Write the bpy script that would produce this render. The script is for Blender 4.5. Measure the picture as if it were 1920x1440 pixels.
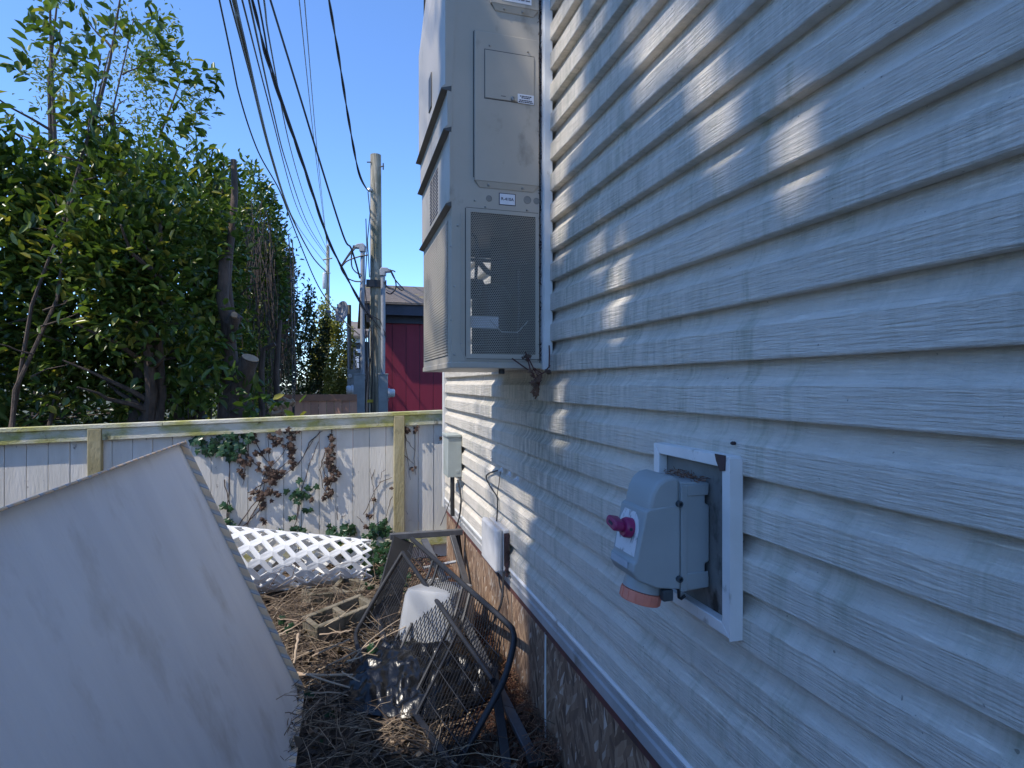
import bpy, math, random
import numpy as np
from mathutils import Vector, Matrix, Euler
rng = random.Random(7)
nrg = np.random.default_rng(7)
R = math.radians
for o in list(bpy.data.objects):
    bpy.data.objects.remove(o, do_unlink=True)
scene = bpy.context.scene
col = scene.collection

# ------------------------------------------------------------------ camera, sky, sun, exposure
F = 1100.0                      # focal length in photo pixels (photo 1920 wide)
TH = math.atan(320 / F)         # camera turned right of the house wall's direction (+Y)
S_, C_ = math.sin(TH), math.cos(TH)
EYE = 1.55
cam_d = bpy.data.cameras.new('camera')
cam = bpy.data.objects.new('camera', cam_d)
col.objects.link(cam)
cam.location = (0, 0, EYE)
cam.rotation_euler = (R(90), 0, -TH)
cam_d.sensor_fit = 'HORIZONTAL'
cam_d.sensor_width = 36.0
cam_d.lens = 36.0 * F / 1920.0
cam_d.clip_start = 0.02
cam_d.clip_end = 2000
scene.camera = cam

SUN_EL, SUN_AZ = R(53), R(-18)    # sun comes from -X, 18 degrees behind (-Y)
to_sun = Vector((-math.cos(SUN_AZ) * math.cos(SUN_EL), math.sin(SUN_AZ) * math.cos(SUN_EL), math.sin(SUN_EL)))
world = bpy.data.worlds.new('World')
scene.world = world
world.use_nodes = True
wn = world.node_tree.nodes
wl = world.node_tree.links
wn.clear()
sky = wn.new('ShaderNodeTexSky')
sky.sky_type = 'NISHITA'
sky.sun_disc = False
sky.sun_elevation = SUN_EL
sky.sun_rotation = R(-90) + SUN_AZ
sky.air_density = 0.78
sky.dust_density = 0.0
sky.ozone_density = 10.0
bg = wn.new('ShaderNodeBackground')
bg.inputs['Strength'].default_value = 0.15
wo = wn.new('ShaderNodeOutputWorld')
hs = wn.new('ShaderNodeHueSaturation')
hs.inputs['Saturation'].default_value = 1.0
wl.new(sky.outputs['Color'], hs.inputs['Color'])
wl.new(hs.outputs['Color'], bg.inputs['Color'])
wl.new(bg.outputs['Background'], wo.inputs['Surface'])
sd = bpy.data.lights.new('sun', 'SUN')
sd.energy = 2.2
sd.angle = R(0.45)
sd.color = (1.0, 0.93, 0.82)
sun = bpy.data.objects.new('sun', sd)
sun.rotation_euler = to_sun.to_track_quat('Z', 'Y').to_euler()
sun.location = to_sun * 30
col.objects.link(sun)
scene.view_settings.view_transform = 'Standard'
scene.view_settings.look = 'None'
scene.view_settings.exposure = 1.25
scene.view_settings.gamma = 1.0
scene.view_settings.use_curve_mapping = False

# ------------------------------------------------------------------ helpers
def at(px, py, t):
    u = (px - 960) / F; v = (720 - py) / F
    return Vector((t * (S_ + u * C_), t * (C_ - u * S_), EYE + t * v))
def at_x(px, py, X): return at(px, py, X / (S_ + (px - 960) / F * C_))
def at_y(px, py, Y): return at(px, py, Y / (C_ - (px - 960) / F * S_))
def at_z(px, py, z): return at(px, py, (z - EYE) / ((720 - py) / F))
V = Vector
Z = V((0, 0, 1))

class MB:
    def __init__(s): s.v = []; s.f = []
    def add(s, vs, fs):
        b = len(s.v)
        s.v += [tuple(p) for p in vs]
        s.f += [tuple(i + b for i in f) for f in fs]
        return s
    def box(s, x0, x1, y0, y1, z0, z1):
        vs = [(x, y, z) for z in (z0, z1) for y in (y0, y1) for x in (x0, x1)]
        return s.add(vs, [(0, 2, 3, 1), (4, 5, 7, 6), (0, 1, 5, 4), (2, 6, 7, 3), (0, 4, 6, 2), (1, 3, 7, 5)])
    def obox(s, c, ax, ay, az):
        c = V(c); ax = V(ax); ay = V(ay); az = V(az)
        vs = [c + ax * i + ay * j + az * k for k in (-1, 1) for j in (-1, 1) for i in (-1, 1)]
        return s.add(vs, [(0, 2, 3, 1), (4, 5, 7, 6), (0, 1, 5, 4), (2, 6, 7, 3), (0, 4, 6, 2), (1, 3, 7, 5)])
    def bar(s, a, b, w, h, up=Z):
        a = V(a); b = V(b); d = (b - a)
        sd_ = d.cross(up)
        if sd_.length < 1e-5: sd_ = d.cross(V((1, 0, 0)))
        sd_.normalize(); u = sd_.cross(d).normalized()
        return s.obox((a + b) / 2, d / 2, sd_ * w / 2, u * h / 2)
    def tube(s, pts, r, n=8, cap=True):
        pts = [V(p) for p in pts]
        rs = r if isinstance(r, (list, tuple)) else [r] * len(pts)
        prev = None; vs = []; fs = []
        for i, p in enumerate(pts):
            if i == 0: d = pts[1] - p
            elif i == len(pts) - 1: d = p - pts[i - 1]
            else: d = (pts[i + 1] - p).normalized() + (p - pts[i - 1]).normalized()
            if d.length < 1e-9: d = V((0, 0, 1))
            d.normalize()
            if prev is None:
                a = d.cross(Z)
                if a.length < 1e-3: a = d.cross(V((1, 0, 0)))
            else:
                a = prev - d * prev.dot(d)
                if a.length < 1e-6: a = d.cross(V((1, 0, 0)))
            a.normalize(); prev = a; b = d.cross(a)
            for k in range(n):
                t = 2 * math.pi * k / n
                vs.append(p + (a * math.cos(t) + b * math.sin(t)) * rs[i])
        for i in range(len(pts) - 1):
            for k in range(n):
                k2 = (k + 1) % n
                fs.append((i * n + k, i * n + k2, (i + 1) * n + k2, (i + 1) * n + k))
        if cap:
            fs.append(tuple(range(n))[::-1]); m = (len(pts) - 1) * n
            fs.append(tuple(range(m, m + n)))
        return s.add(vs, fs)
    def lathe(s, o, axis, prof, n=20):
        o = V(o); d = V(axis).normalized()
        a = d.cross(Z)
        if a.length < 1e-3: a = d.cross(V((1, 0, 0)))
        a.normalize(); b = d.cross(a)
        vs = []; fs = []
        for (r, h) in prof:
            for k in range(n):
                t = 2 * math.pi * k / n
                vs.append(o + d * h + (a * math.cos(t) + b * math.sin(t)) * r)
        for i in range(len(prof) - 1):
            for k in range(n):
                k2 = (k + 1) % n
                fs.append((i * n + k, i * n + k2, (i + 1) * n + k2, (i + 1) * n + k))
        fs.append(tuple(range(n))[::-1]); m = (len(prof) - 1) * n
        fs.append(tuple(range(m, m + n)))
        return s.add(vs, fs)
    def prism(s, poly, vec):
        n = len(poly); vec = V(vec)
        vs = [V(p) for p in poly] + [V(p) + vec for p in poly]
        fs = [tuple(range(n))[::-1], tuple(range(n, 2 * n))]
        for k in range(n):
            k2 = (k + 1) % n
            fs.append((k, k2, n + k2, n + k))
        return s.add(vs, fs)
    def build(s, name, mat, parent=None, smooth=False, bevel=0, seg=2, recalc=True):
        me = bpy.data.meshes.new(name)
        off = wloc(parent)
        me.from_pydata([(p[0] - off.x, p[1] - off.y, p[2] - off.z) for p in s.v], [], s.f)
        if recalc:
            import bmesh
            bm = bmesh.new(); bm.from_mesh(me)
            bmesh.ops.recalc_face_normals(bm, faces=bm.faces)
            bm.to_mesh(me); bm.free()
        me.materials.append(mat)
        if smooth: smooth_mesh(me)
        o = bpy.data.objects.new(name, me)
        col.objects.link(o)
        if parent is not None: o.parent = parent
        if bevel:
            m = o.modifiers.new('bevel', 'BEVEL'); m.width = bevel; m.segments = seg
            m.limit_method = 'ANGLE'; m.angle_limit = R(35)
            smooth_mesh(me)
            me.set_sharp_from_angle(angle=R(40))
        elif smooth:
            me.set_sharp_from_angle(angle=R(50))
        return o
def smooth_mesh(me): me.polygons.foreach_set('use_smooth', [True] * len(me.polygons))
def wloc(o):
    p = V((0, 0, 0))
    while o is not None:
        p = p + o.location; o = o.parent
    return p
def tag(o, label, cat, group=None, kind=None):
    if label: o['label'] = label
    if cat: o['category'] = cat
    if group: o['group'] = group
    if kind: o['kind'] = kind
    return o
def thing(name, loc, label, cat, group=None):
    o = bpy.data.objects.new(name, None)
    o.location = loc; o.empty_display_size = 0.1
    col.objects.link(o)
    return tag(o, label, cat, group)
def stuff(o): o['kind'] = 'stuff'; return o
def text_part(body, name, parent, origin, xdir, ydir, size, mat, align='CENTER'):
    cu = bpy.data.curves.new(name, 'FONT')
    cu.body = body; cu.size = size; cu.align_x = align; cu.align_y = 'CENTER'; cu.extrude = 0.0003
    cu.offset = size * 0.012
    to = bpy.data.objects.new('tmp', cu); col.objects.link(to)
    dg = bpy.context.evaluated_depsgraph_get()
    me = bpy.data.meshes.new_from_object(to.evaluated_get(dg))
    bpy.data.objects.remove(to, do_unlink=True)
    x = V(xdir).normalized(); y = V(ydir).normalized(); z = x.cross(y)
    M = Matrix((x, y, z)).transposed().to_4x4(); M.translation = V(origin) - wloc(parent)
    me.transform(M)
    me.materials.clear(); me.materials.append(mat)
    me.name = name
    o = bpy.data.objects.new(name, me); col.objects.link(o); o.parent = parent
    return o

# ------------------------------------------------------------------ materials
def new_mat(name):
    m = bpy.data.materials.new(name); m.use_nodes = True
    nt = m.node_tree; b = nt.nodes['Principled BSDF']
    return m, nt, b
def N(nt, typ, **kw):
    n = nt.nodes.new(typ)
    for k, v in kw.items(): setattr(n, k, v)
    return n
def noise(nt, scale, stretch=(1, 1, 1), detail=5, rough=0.6, pos=None, rot=(0, 0, 0)):
    g = pos or N(nt, 'ShaderNodeNewGeometry').outputs['Position']
    mp = N(nt, 'ShaderNodeMapping'); mp.inputs['Scale'].default_value = stretch; mp.inputs['Rotation'].default_value = rot
    nt.links.new(g, mp.inputs['Vector'])
    n = N(nt, 'ShaderNodeTexNoise'); n.inputs['Scale'].default_value = scale
    n.inputs['Detail'].default_value = detail; n.inputs['Roughness'].default_value = rough
    nt.links.new(mp.outputs['Vector'], n.inputs['Vector'])
    return n.outputs['Fac']
def ramp(nt, fac, stops):
    r = N(nt, 'ShaderNodeValToRGB'); e = r.color_ramp.elements
    while len(e) < len(stops): e.new(0.5)
    for i, (p, c) in enumerate(stops):
        e[i].position = p; e[i].color = (c[0], c[1], c[2], 1) if len(c) == 3 else c
    nt.links.new(fac, r.inputs['Fac'])
    return r.outputs['Color']
def mixc(nt, fac, a, b, typ='MIX'):
    m = N(nt, 'ShaderNodeMix', data_type='RGBA', blend_type=typ)
    for sock, val in ((m.inputs[0], fac), (m.inputs[6], a), (m.inputs[7], b)):
        if isinstance(val, (int, float)): sock.default_value = val
        elif isinstance(val, tuple): sock.default_value = (val[0], val[1], val[2], 1)
        else: nt.links.new(val, sock)
    return m.outputs[2]
def mth(nt, op, a, b=None):
    m = N(nt, 'ShaderNodeMath', operation=op)
    for sock, val in ((m.inputs[0], a), (m.inputs[1], b)):
        if val is None: continue
        if isinstance(val, (int, float)): sock.default_value = val
        else: nt.links.new(val, sock)
    return m.outputs[0]
def bump(nt, b, fac, strength, dist=0.01):
    bp = N(nt, 'ShaderNodeBump'); bp.inputs['Strength'].default_value = strength; bp.inputs['Distance'].default_value = dist
    nt.links.new(fac, bp.inputs['Height']); nt.links.new(bp.outputs['Normal'], b.inputs['Normal'])
def bw(lo, hi): return [(lo, (0, 0, 0)), (hi, (1, 1, 1))]
def pmat(name, c1, c2=None, scale=8, rough=0.6, bmp=0.0, bscale=60, metal=0.0, stretch=(1, 1, 1), lo=0.35, hi=0.65, dirt=None, dlo=0.55, dhi=0.75, dscale=5, bdist=0.01, isl=0.0):
    m, nt, b = new_mat(name)
    c2 = c2 or tuple(x * 0.8 for x in c1)
    f = noise(nt, scale, stretch)
    c = ramp(nt, f, [(lo, c1), (hi, c2)])
    if dirt:
        d = ramp(nt, noise(nt, dscale, (1, 1, 0.6)), bw(dlo, dhi))
        c = mixc(nt, d, c, dirt)
    if isl:
        g = N(nt, 'ShaderNodeObjectInfo').outputs['Random']
        k = mth(nt, 'ADD', mth(nt, 'MULTIPLY', g, isl), 1 - isl)
        cb = N(nt, 'ShaderNodeCombineColor')
        for i in range(3): nt.links.new(k, cb.inputs[i])
        c = mixc(nt, 1.0, c, cb.outputs[0], 'MULTIPLY')
    nt.links.new(c, b.inputs['Base Color'])
    b.inputs['Roughness'].default_value = rough; b.inputs['Metallic'].default_value = metal
    if bmp: bump(nt, b, noise(nt, bscale, stretch), bmp, bdist)
    return m
def leaf_mat(name, stops, rough=0.35, trans=0.25):
    m, nt, b = new_mat(name)
    rnd = N(nt, 'ShaderNodeNewGeometry').outputs['Random Per Island']
    c = ramp(nt, rnd, stops)
    nt.links.new(c, b.inputs['Base Color']); b.inputs['Roughness'].default_value = rough
    tr = N(nt, 'ShaderNodeBsdfTranslucent')
    nt.links.new(mixc(nt, 1.0, c, (1.0, 1.1, 0.5), 'MULTIPLY'), tr.inputs['Color'])
    mx = N(nt, 'ShaderNodeMixShader'); mx.inputs[0].default_value = trans
    out = nt.nodes['Material Output']
    nt.links.new(b.outputs[0], mx.inputs[1]); nt.links.new(tr.outputs[0], mx.inputs[2]); nt.links.new(mx.outputs[0], out.inputs['Surface'])
    return m

def siding_material():
    m, nt, b = new_mat('vinyl_siding')
    base = ramp(nt, noise(nt, 3.0, (1, 0.5, 1)), [(0.3, (0.78, 0.71, 0.615)), (0.7, (0.70, 0.64, 0.55))])
    # algae: broad patches broken up by vertical runs and fine speckle
    patch = ramp(nt, noise(nt, 1.6, (1, 0.8, 1.0), 3), bw(0.36, 0.6))
    runs = ramp(nt, noise(nt, 7.0, (1, 5.0, 0.55), 6, 0.7), bw(0.42, 0.66))
    speck = ramp(nt, noise(nt, 90.0, (1, 0.7, 1.0), 4, 0.75), bw(0.35, 0.65))
    d = mth(nt, 'MULTIPLY', mth(nt, 'MULTIPLY', patch, runs), mth(nt, 'ADD', mth(nt, 'MULTIPLY', speck, 0.6), 0.4))
    c = mixc(nt, mth(nt, 'MULTIPLY', d, 0.75), base, (0.26, 0.275, 0.205))
    # thin grey film with mottled edges everywhere, and narrow greenish runs
    film = ramp(nt, noise(nt, 16.0, (1, 0.7, 0.9), 9, 0.75), bw(0.44, 0.72))
    c = mixc(nt, mth(nt, 'MULTIPLY', film, 0.26), c, (0.33, 0.33, 0.29))
    thin = ramp(nt, noise(nt, 5.0, (1, 4.0, 0.5), 6, 0.7), bw(0.5, 0.85))
    thin2 = ramp(nt, noise(nt, 2.3, (1, 1, 1), 2), bw(0.45, 0.6))
    c = mixc(nt, mth(nt, 'MULTIPLY', mth(nt, 'MULTIPLY', thin, thin2), 0.8), c, (0.25, 0.28, 0.17))
    # dark drips beneath the air conditioner
    px = N(nt, 'ShaderNodeSeparateXYZ'); nt.links.new(N(nt, 'ShaderNodeNewGeometry').outputs['Position'], px.inputs[0])
    def band(sock, a, b0, c0, d0):
        lo = N(nt, 'ShaderNodeMapRange'); lo.inputs[1].default_value = a; lo.inputs[2].default_value = b0
        nt.links.new(sock, lo.inputs[0])
        hi_ = N(nt, 'ShaderNodeMapRange'); hi_.inputs[1].default_value = c0; hi_.inputs[2].default_value = d0
        hi_.inputs[3].default_value = 1; hi_.inputs[4].default_value = 0
        nt.links.new(sock, hi_.inputs[0])
        return mth(nt, 'MULTIPLY', lo.outputs[0], hi_.outputs[0])
    drip = mth(nt, 'MULTIPLY', band(px.outputs[1], 1.75, 2.25, 2.7, 2.95), band(px.outputs[2], 0.85, 1.25, 1.62, 1.75))
    dn = ramp(nt, noise(nt, 8.0, (1, 4.0, 0.8), 7, 0.75), bw(0.38, 0.62))
    c = mixc(nt, mth(nt, 'MULTIPLY', mth(nt, 'MULTIPLY', drip, dn), 0.7), c, (0.17, 0.18, 0.15))
    sp = ramp(nt, noise(nt, 70.0, (1, 1, 1), 1), bw(0.77, 0.80))
    c = mixc(nt, mth(nt, 'MULTIPLY', sp, 0.6), c, (0.1, 0.09, 0.07))
    nt.links.new(c, b.inputs['Base Color'])
    b.inputs['Roughness'].default_value = 0.55
    b.inputs['Specular IOR Level'].default_value = 0.3
    g = noise(nt, 11.0, (1, 1.0, 18.0), 5, 0.65)
    grain = mth(nt, 'POWER', ramp(nt, g, bw(0.33, 0.62)), 0.7)
    bump(nt, b, grain, 0.75, 0.0065)
    return m
def osb_material():
    m, nt, b = new_mat('oriented_strand_board')
    pos = N(nt, 'ShaderNodeNewGeometry').outputs['Position']
    cols = []
    for sc, rot in (((5, 52, 13), 0.55), ((5, 48, 12), -0.65), ((5, 40, 11), 0.05)):
        m0 = N(nt, 'ShaderNodeMapping'); m0.inputs['Rotation'].default_value = (rot, 0, 0); nt.links.new(pos, m0.inputs['Vector'])
        mp = N(nt, 'ShaderNodeMapping'); mp.inputs['Scale'].default_value = sc
        nt.links.new(m0.outputs['Vector'], mp.inputs['Vector'])
        vo = N(nt, 'ShaderNodeTexVoronoi'); vo.inputs['Scale'].default_value = 1.0
        nt.links.new(mp.outputs['Vector'], vo.inputs['Vector'])
        sx = N(nt, 'ShaderNodeSeparateColor'); nt.links.new(vo.outputs['Color'], sx.inputs[0])
        cols.append(sx.outputs[0])
    pick = mth(nt, 'GREATER_THAN', cols[2], 0.5)
    mf = N(nt, 'ShaderNodeMix'); nt.links.new(pick, mf.inputs[0]); nt.links.new(cols[0], mf.inputs[2]); nt.links.new(cols[1], mf.inputs[3])
    f = mth(nt, 'ADD', mth(nt, 'MULTIPLY', mf.outputs[0], 0.75), mth(nt, 'MULTIPLY', cols[2], 0.25))
    c = ramp(nt, f, [(0.08, (0.10, 0.058, 0.038)), (0.4, (0.23, 0.14, 0.088)), (0.8, (0.36, 0.245, 0.16)), (0.96, (0.58, 0.50, 0.42))])
    w = ramp(nt, noise(nt, 2.2, (1, 1.5, 1), 5), bw(0.4, 0.7))
    c = mixc(nt, mth(nt, 'MULTIPLY', w, 0.4), c, (0.17, 0.13, 0.105))
    nt.links.new(c, b.inputs['Base Color']); b.inputs['Roughness'].default_value = 0.85
    bump(nt, b, f, 0.7, 0.004)
    return m
M = {}
M['siding'] = siding_material()
M['osb'] = osb_material()
M['white_trim'] = pmat('white_trim', (0.72, 0.72, 0.71), (0.62, 0.62, 0.6), 6, 0.4, dirt=(0.22, 0.2, 0.16), dlo=0.62, dhi=0.74, dscale=14)
M['starter'] = pmat('starter_trim', (0.42, 0.42, 0.42), (0.34, 0.34, 0.34), 5, 0.45, dirt=(0.18, 0.17, 0.15), dlo=0.58, dhi=0.75, dscale=9)
M['red_trim'] = pmat('red_trim', (0.15, 0.045, 0.04), (0.07, 0.035, 0.03), 9, 0.7)
M['soffit'] = pmat('soffit', (0.6, 0.6, 0.6), None, 5, 0.6)
M['roof_shingle'] = pmat('roof_shingle', (0.2, 0.165, 0.135), (0.13, 0.11, 0.1), 9, 0.9, 0.5, 40, dirt=(0.3, 0.24, 0.05), dlo=0.6, dhi=0.72, dscale=2.5, stretch=(1, 3, 3))
M['casing'] = pmat('casing_paint', (0.45, 0.40, 0.33), (0.40, 0.36, 0.295), 3, 0.42, dirt=(0.2, 0.17, 0.13), dlo=0.58, dhi=0.78, dscale=7)
M['casing_dark'] = pmat('dark_lip', (0.09, 0.088, 0.083), (0.06, 0.06, 0.058), 6, 0.5)
M['galv'] = pmat('galvanised', (0.55, 0.55, 0.54), (0.42, 0.42, 0.42), 14, 0.4, metal=0.4)
M['inner_foil'] = pmat('inner_panel', (0.66, 0.65, 0.62), (0.55, 0.54, 0.52), 9, 0.5)
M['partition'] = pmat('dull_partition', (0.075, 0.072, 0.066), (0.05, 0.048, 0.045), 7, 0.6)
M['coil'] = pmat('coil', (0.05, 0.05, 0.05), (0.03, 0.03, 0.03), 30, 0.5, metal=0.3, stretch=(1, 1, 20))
M['black_metal'] = pmat('black_metal', (0.02, 0.021, 0.025), (0.012, 0.013, 0.016), 10, 0.5, dirt=(0.05, 0.045, 0.04), dlo=0.66, dhi=0.8, dscale=14)
M['grey_steel'] = pmat('worn_steel', (0.12, 0.122, 0.13), (0.075, 0.077, 0.085), 8, 0.4, metal=0.2, dirt=(0.16, 0.12, 0.09), dlo=0.66, dhi=0.76, dscale=12)
M['black_rubber'] = pmat('black_rubber', (0.018, 0.018, 0.02), (0.03, 0.03, 0.03), 8, 0.5)
M['wire'] = pmat('wire_jacket', (0.02, 0.02, 0.024), (0.03, 0.03, 0.03), 3, 0.55)
M['alu_wire'] = pmat('bare_wire', (0.18, 0.18, 0.19), None, 3, 0.5, metal=0.5)
M['screw'] = pmat('screw', (0.4, 0.4, 0.38), None, 20, 0.35, metal=0.7)
M['sticker'] = pmat('sticker', (0.74, 0.75, 0.78), (0.66, 0.67, 0.7), 20, 0.5)
M['ink'] = pmat('ink', (0.02, 0.022, 0.045), None, 10, 0.6)
M['ink_grey'] = pmat('print', (0.14, 0.14, 0.17), None, 10, 0.6)
M['inlet'] = pmat('inlet_plastic', (0.31, 0.345, 0.35), (0.275, 0.31, 0.315), 5, 0.45, 0.12, 160, dirt=(0.36, 0.4, 0.4), dlo=0.64, dhi=0.8, dscale=16, bdist=0.002)
M['inlet_dark'] = pmat('inlet_dark', (0.05, 0.065, 0.075), None, 9, 0.5)
M['purple'] = pmat('purple_knob', (0.27, 0.02, 0.105), (0.22, 0.016, 0.085), 12, 0.4)
M['red_ring'] = pmat('faded_red_ring', (0.72, 0.24, 0.16), (0.6, 0.19, 0.13), 22, 0.6, dirt=(0.15, 0.08, 0.06), dlo=0.6, dhi=0.75, dscale=30)
M['worn_label'] = pmat('worn_label', (0.62, 0.63, 0.64), (0.2, 0.22, 0.23), 55, 0.7, lo=0.52, hi=0.64, stretch=(1, 1, 0.6))
M['plain_label'] = pmat('plain_label', (0.4, 0.44, 0.47), (0.32, 0.36, 0.4), 20, 0.6)
M['back_plate'] = pmat('back_plate', (0.21, 0.22, 0.21), (0.13, 0.135, 0.13), 7, 0.6, dirt=(0.02, 0.018, 0.016), dlo=0.5, dhi=0.62, dscale=10)
M['brown_tape'] = pmat('brown_debris', (0.06, 0.03, 0.035), (0.035, 0.02, 0.02), 25, 0.6)
M['jbox'] = pmat('junction_box', (0.62, 0.61, 0.6), (0.5, 0.49, 0.48), 7, 0.5, dirt=(0.2, 0.18, 0.16), dlo=0.66, dhi=0.76, dscale=16)
M['ubox'] = pmat('utility_box', (0.36, 0.4, 0.38), (0.3, 0.335, 0.32), 6, 0.5, dirt=(0.2, 0.2, 0.17), dlo=0.6, dhi=0.75, dscale=10)
M['fence_white'] = pmat('fence_white', (0.80, 0.755, 0.68), (0.68, 0.64, 0.56), 5, 0.75, 0.35, 45, stretch=(1.6, 1, 0.25), dirt=(0.17, 0.15, 0.13), dlo=0.66, dhi=0.74, dscale=17, isl=0.14)
M['fence_moss'] = pmat('fence_moss', (0.66, 0.63, 0.52), (0.40, 0.38, 0.12), 4.5, 0.85, 0.5, 60, stretch=(1, 1, 1.4), lo=0.36, hi=0.6, dirt=(0.12, 0.1, 0.05), dlo=0.62, dhi=0.75, dscale=12)
M['fence_post'] = pmat('fence_post', (0.47, 0.42, 0.27), (0.30, 0.25, 0.12), 7, 0.9, 0.5, 60, stretch=(1, 1, 0.4), lo=0.3, hi=0.65, dirt=(0.09, 0.075, 0.03), dlo=0.62, dhi=0.75, dscale=9)
M['cedar'] = pmat('cedar_fence', (0.78, 0.40, 0.26), (0.66, 0.33, 0.22), 5, 0.8, 0.3, 40, stretch=(2, 1, 0.3), isl=0.25)
M['cedar_dark'] = pmat('cedar_rail', (0.42, 0.2, 0.12), (0.32, 0.16, 0.1), 5, 0.85)
M['maroon'] = pmat('maroon_siding', (0.23, 0.013, 0.036), (0.20, 0.012, 0.032), 3, 0.6, 0.15, 60, stretch=(3, 1, 0.3), isl=0.08)
M['navy'] = pmat('navy_trim', (0.03, 0.037, 0.06), (0.045, 0.053, 0.08), 6, 0.6)
M['pole_wood'] = pmat('pole_wood', (0.48, 0.42, 0.32), (0.22, 0.19, 0.14), 6, 0.9, 1.0, 14, stretch=(4, 4, 0.22), lo=0.42, hi=0.62, dirt=(0.14, 0.13, 0.08), dlo=0.5, dhi=0.7, dscale=2.2, bdist=0.03)
M['conduit'] = pmat('grey_conduit', (0.33, 0.34, 0.36), (0.25, 0.26, 0.28), 6, 0.5)
M['meter_box'] = pmat('meter_box', (0.27, 0.29, 0.3), (0.2, 0.22, 0.225), 5, 0.55, dirt=(0.1, 0.1, 0.09), dlo=0.6, dhi=0.75, dscale=6)
M['meter_glass'] = pmat('meter_cover', (0.55, 0.56, 0.58), (0.42, 0.43, 0.45), 10, 0.3)
M['yellow'] = pmat('yellow_tag', (0.55, 0.4, 0.03), None, 10, 0.6)
M['dish'] = pmat('dish_grey', (0.3, 0.31, 0.35), (0.24, 0.25, 0.29), 4, 0.5)
M['house_grey'] = pmat('far_house', (0.07, 0.07, 0.075), None, 4, 0.7)
M['bark'] = pmat('bark', (0.12, 0.085, 0.065), (0.06, 0.045, 0.036), 14, 0.9, 0.8, 40, stretch=(1, 1, 0.35), bdist=0.02)
M['cut_wood'] = pmat('cut_wood', (0.4, 0.28, 0.17), (0.3, 0.2, 0.12), 20, 0.8)
M['dead_stem'] = pmat('dead_stem', (0.1, 0.075, 0.06), (0.055, 0.04, 0.033), 9, 0.9)
M['vine_stem'] = pmat('vine_stem', (0.085, 0.055, 0.045), (0.045, 0.03, 0.028), 16, 0.9)
M['red_stem'] = pmat('red_dead_vine', (0.11, 0.04, 0.035), (0.07, 0.03, 0.028), 20, 0.9)
M['straw'] = pmat('dry_stick', (0.52, 0.41, 0.29), (0.3, 0.21, 0.14), 6, 0.85, lo=0.3, hi=0.7)
M['block'] = pmat('concrete_block', (0.24, 0.205, 0.15), (0.13, 0.115, 0.085), 7, 0.95, 0.8, 90, dirt=(0.06, 0.055, 0.03), dlo=0.48, dhi=0.68, dscale=11, bdist=0.01)
M['lattice'] = pmat('white_vinyl_lattice', (0.78, 0.78, 0.77), (0.7, 0.7, 0.69), 4, 0.38, dirt=(0.45, 0.43, 0.38), dlo=0.66, dhi=0.8, dscale=8)
M['bin'] = None
M['board'] = pmat('panel_face', (0.80, 0.81, 0.82), (0.72, 0.73, 0.75), 2.2, 0.45, 0.25, 30, stretch=(1, 3.0, 0.35), dirt=(0.5, 0.48, 0.45), dlo=0.54, dhi=0.8, dscale=4)
M['blocker_wall'] = pmat('sky_blocker_wall', (0.3, 0.3, 0.29), None, 4, 0.7)
M['pane'] = pmat('window_pane', (0.03, 0.035, 0.04), None, 4, 0.08)
M['knock'] = pmat('knockout', (0.25, 0.24, 0.215), None, 9, 0.5)

def bin_mat():
    m, nt, b = new_mat('frosted_plastic')
    b.inputs['Base Color'].default_value = (0.55, 0.56, 0.57, 1); b.inputs['Roughness'].default_value = 0.38
    tr = N(nt, 'ShaderNodeBsdfTranslucent'); tr.inputs['Color'].default_value = (0.72, 0.73, 0.75, 1)
    mx = N(nt, 'ShaderNodeMixShader'); mx.inputs[0].default_value = 0.45
    nt.links.new(b.outputs[0], mx.inputs[1]); nt.links.new(tr.outputs[0], mx.inputs[2])
    nt.links.new(mx.outputs[0], nt.nodes['Material Output'].inputs['Surface'])
    return m
M['bin'] = bin_mat()
def bag_mat():
    m, nt, b = new_mat('black_plastic_film')
    b.inputs['Base Color'].default_value = (0.005, 0.0055, 0.007, 1); b.inputs['Roughness'].default_value = 0.29; b.inputs['Specular IOR Level'].default_value = 0.45
    bump(nt, b, noise(nt, 20, (1.6, 0.7, 1), 4, 0.5), 0.4, 0.015)
    return m
M['bag'] = bag_mat()
def tape_mat():
    m, nt, b = new_mat('striped_edge_tape')
    g = N(nt, 'ShaderNodeNewGeometry').outputs['Position']
    sx = N(nt, 'ShaderNodeSeparateXYZ'); nt.links.new(g, sx.inputs[0])
    q = mth(nt, 'ADD', mth(nt, 'MULTIPLY', sx.outputs[1], 14.0), mth(nt, 'MULTIPLY', sx.outputs[2], 19.0))
    q = mth(nt, 'ADD', q, mth(nt, 'MULTIPLY', sx.outputs[0], 9.0))
    fr = mth(nt, 'FRACT', q)
    c = ramp(nt, fr, [(0.0, (0.85, 0.6, 0.36)), (0.6, (0.88, 0.66, 0.43)), (0.63, (0.2, 0.26, 0.38)), (0.75, (0.62, 0.62, 0.62)), (0.82, (0.5, 0.5, 0.52)), (0.97, (0.6, 0.5, 0.4))])
    d = ramp(nt, noise(nt, 22), bw(0.4, 0.75))
    c = mixc(nt, mth(nt, 'MULTIPLY', d, 0.5), c, (0.6, 0.46, 0.33))
    nt.links.new(c, b.inputs['Base Color']); b.inputs['Roughness'].default_value = 0.6
    return m
M['tape'] = tape_mat()
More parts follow.
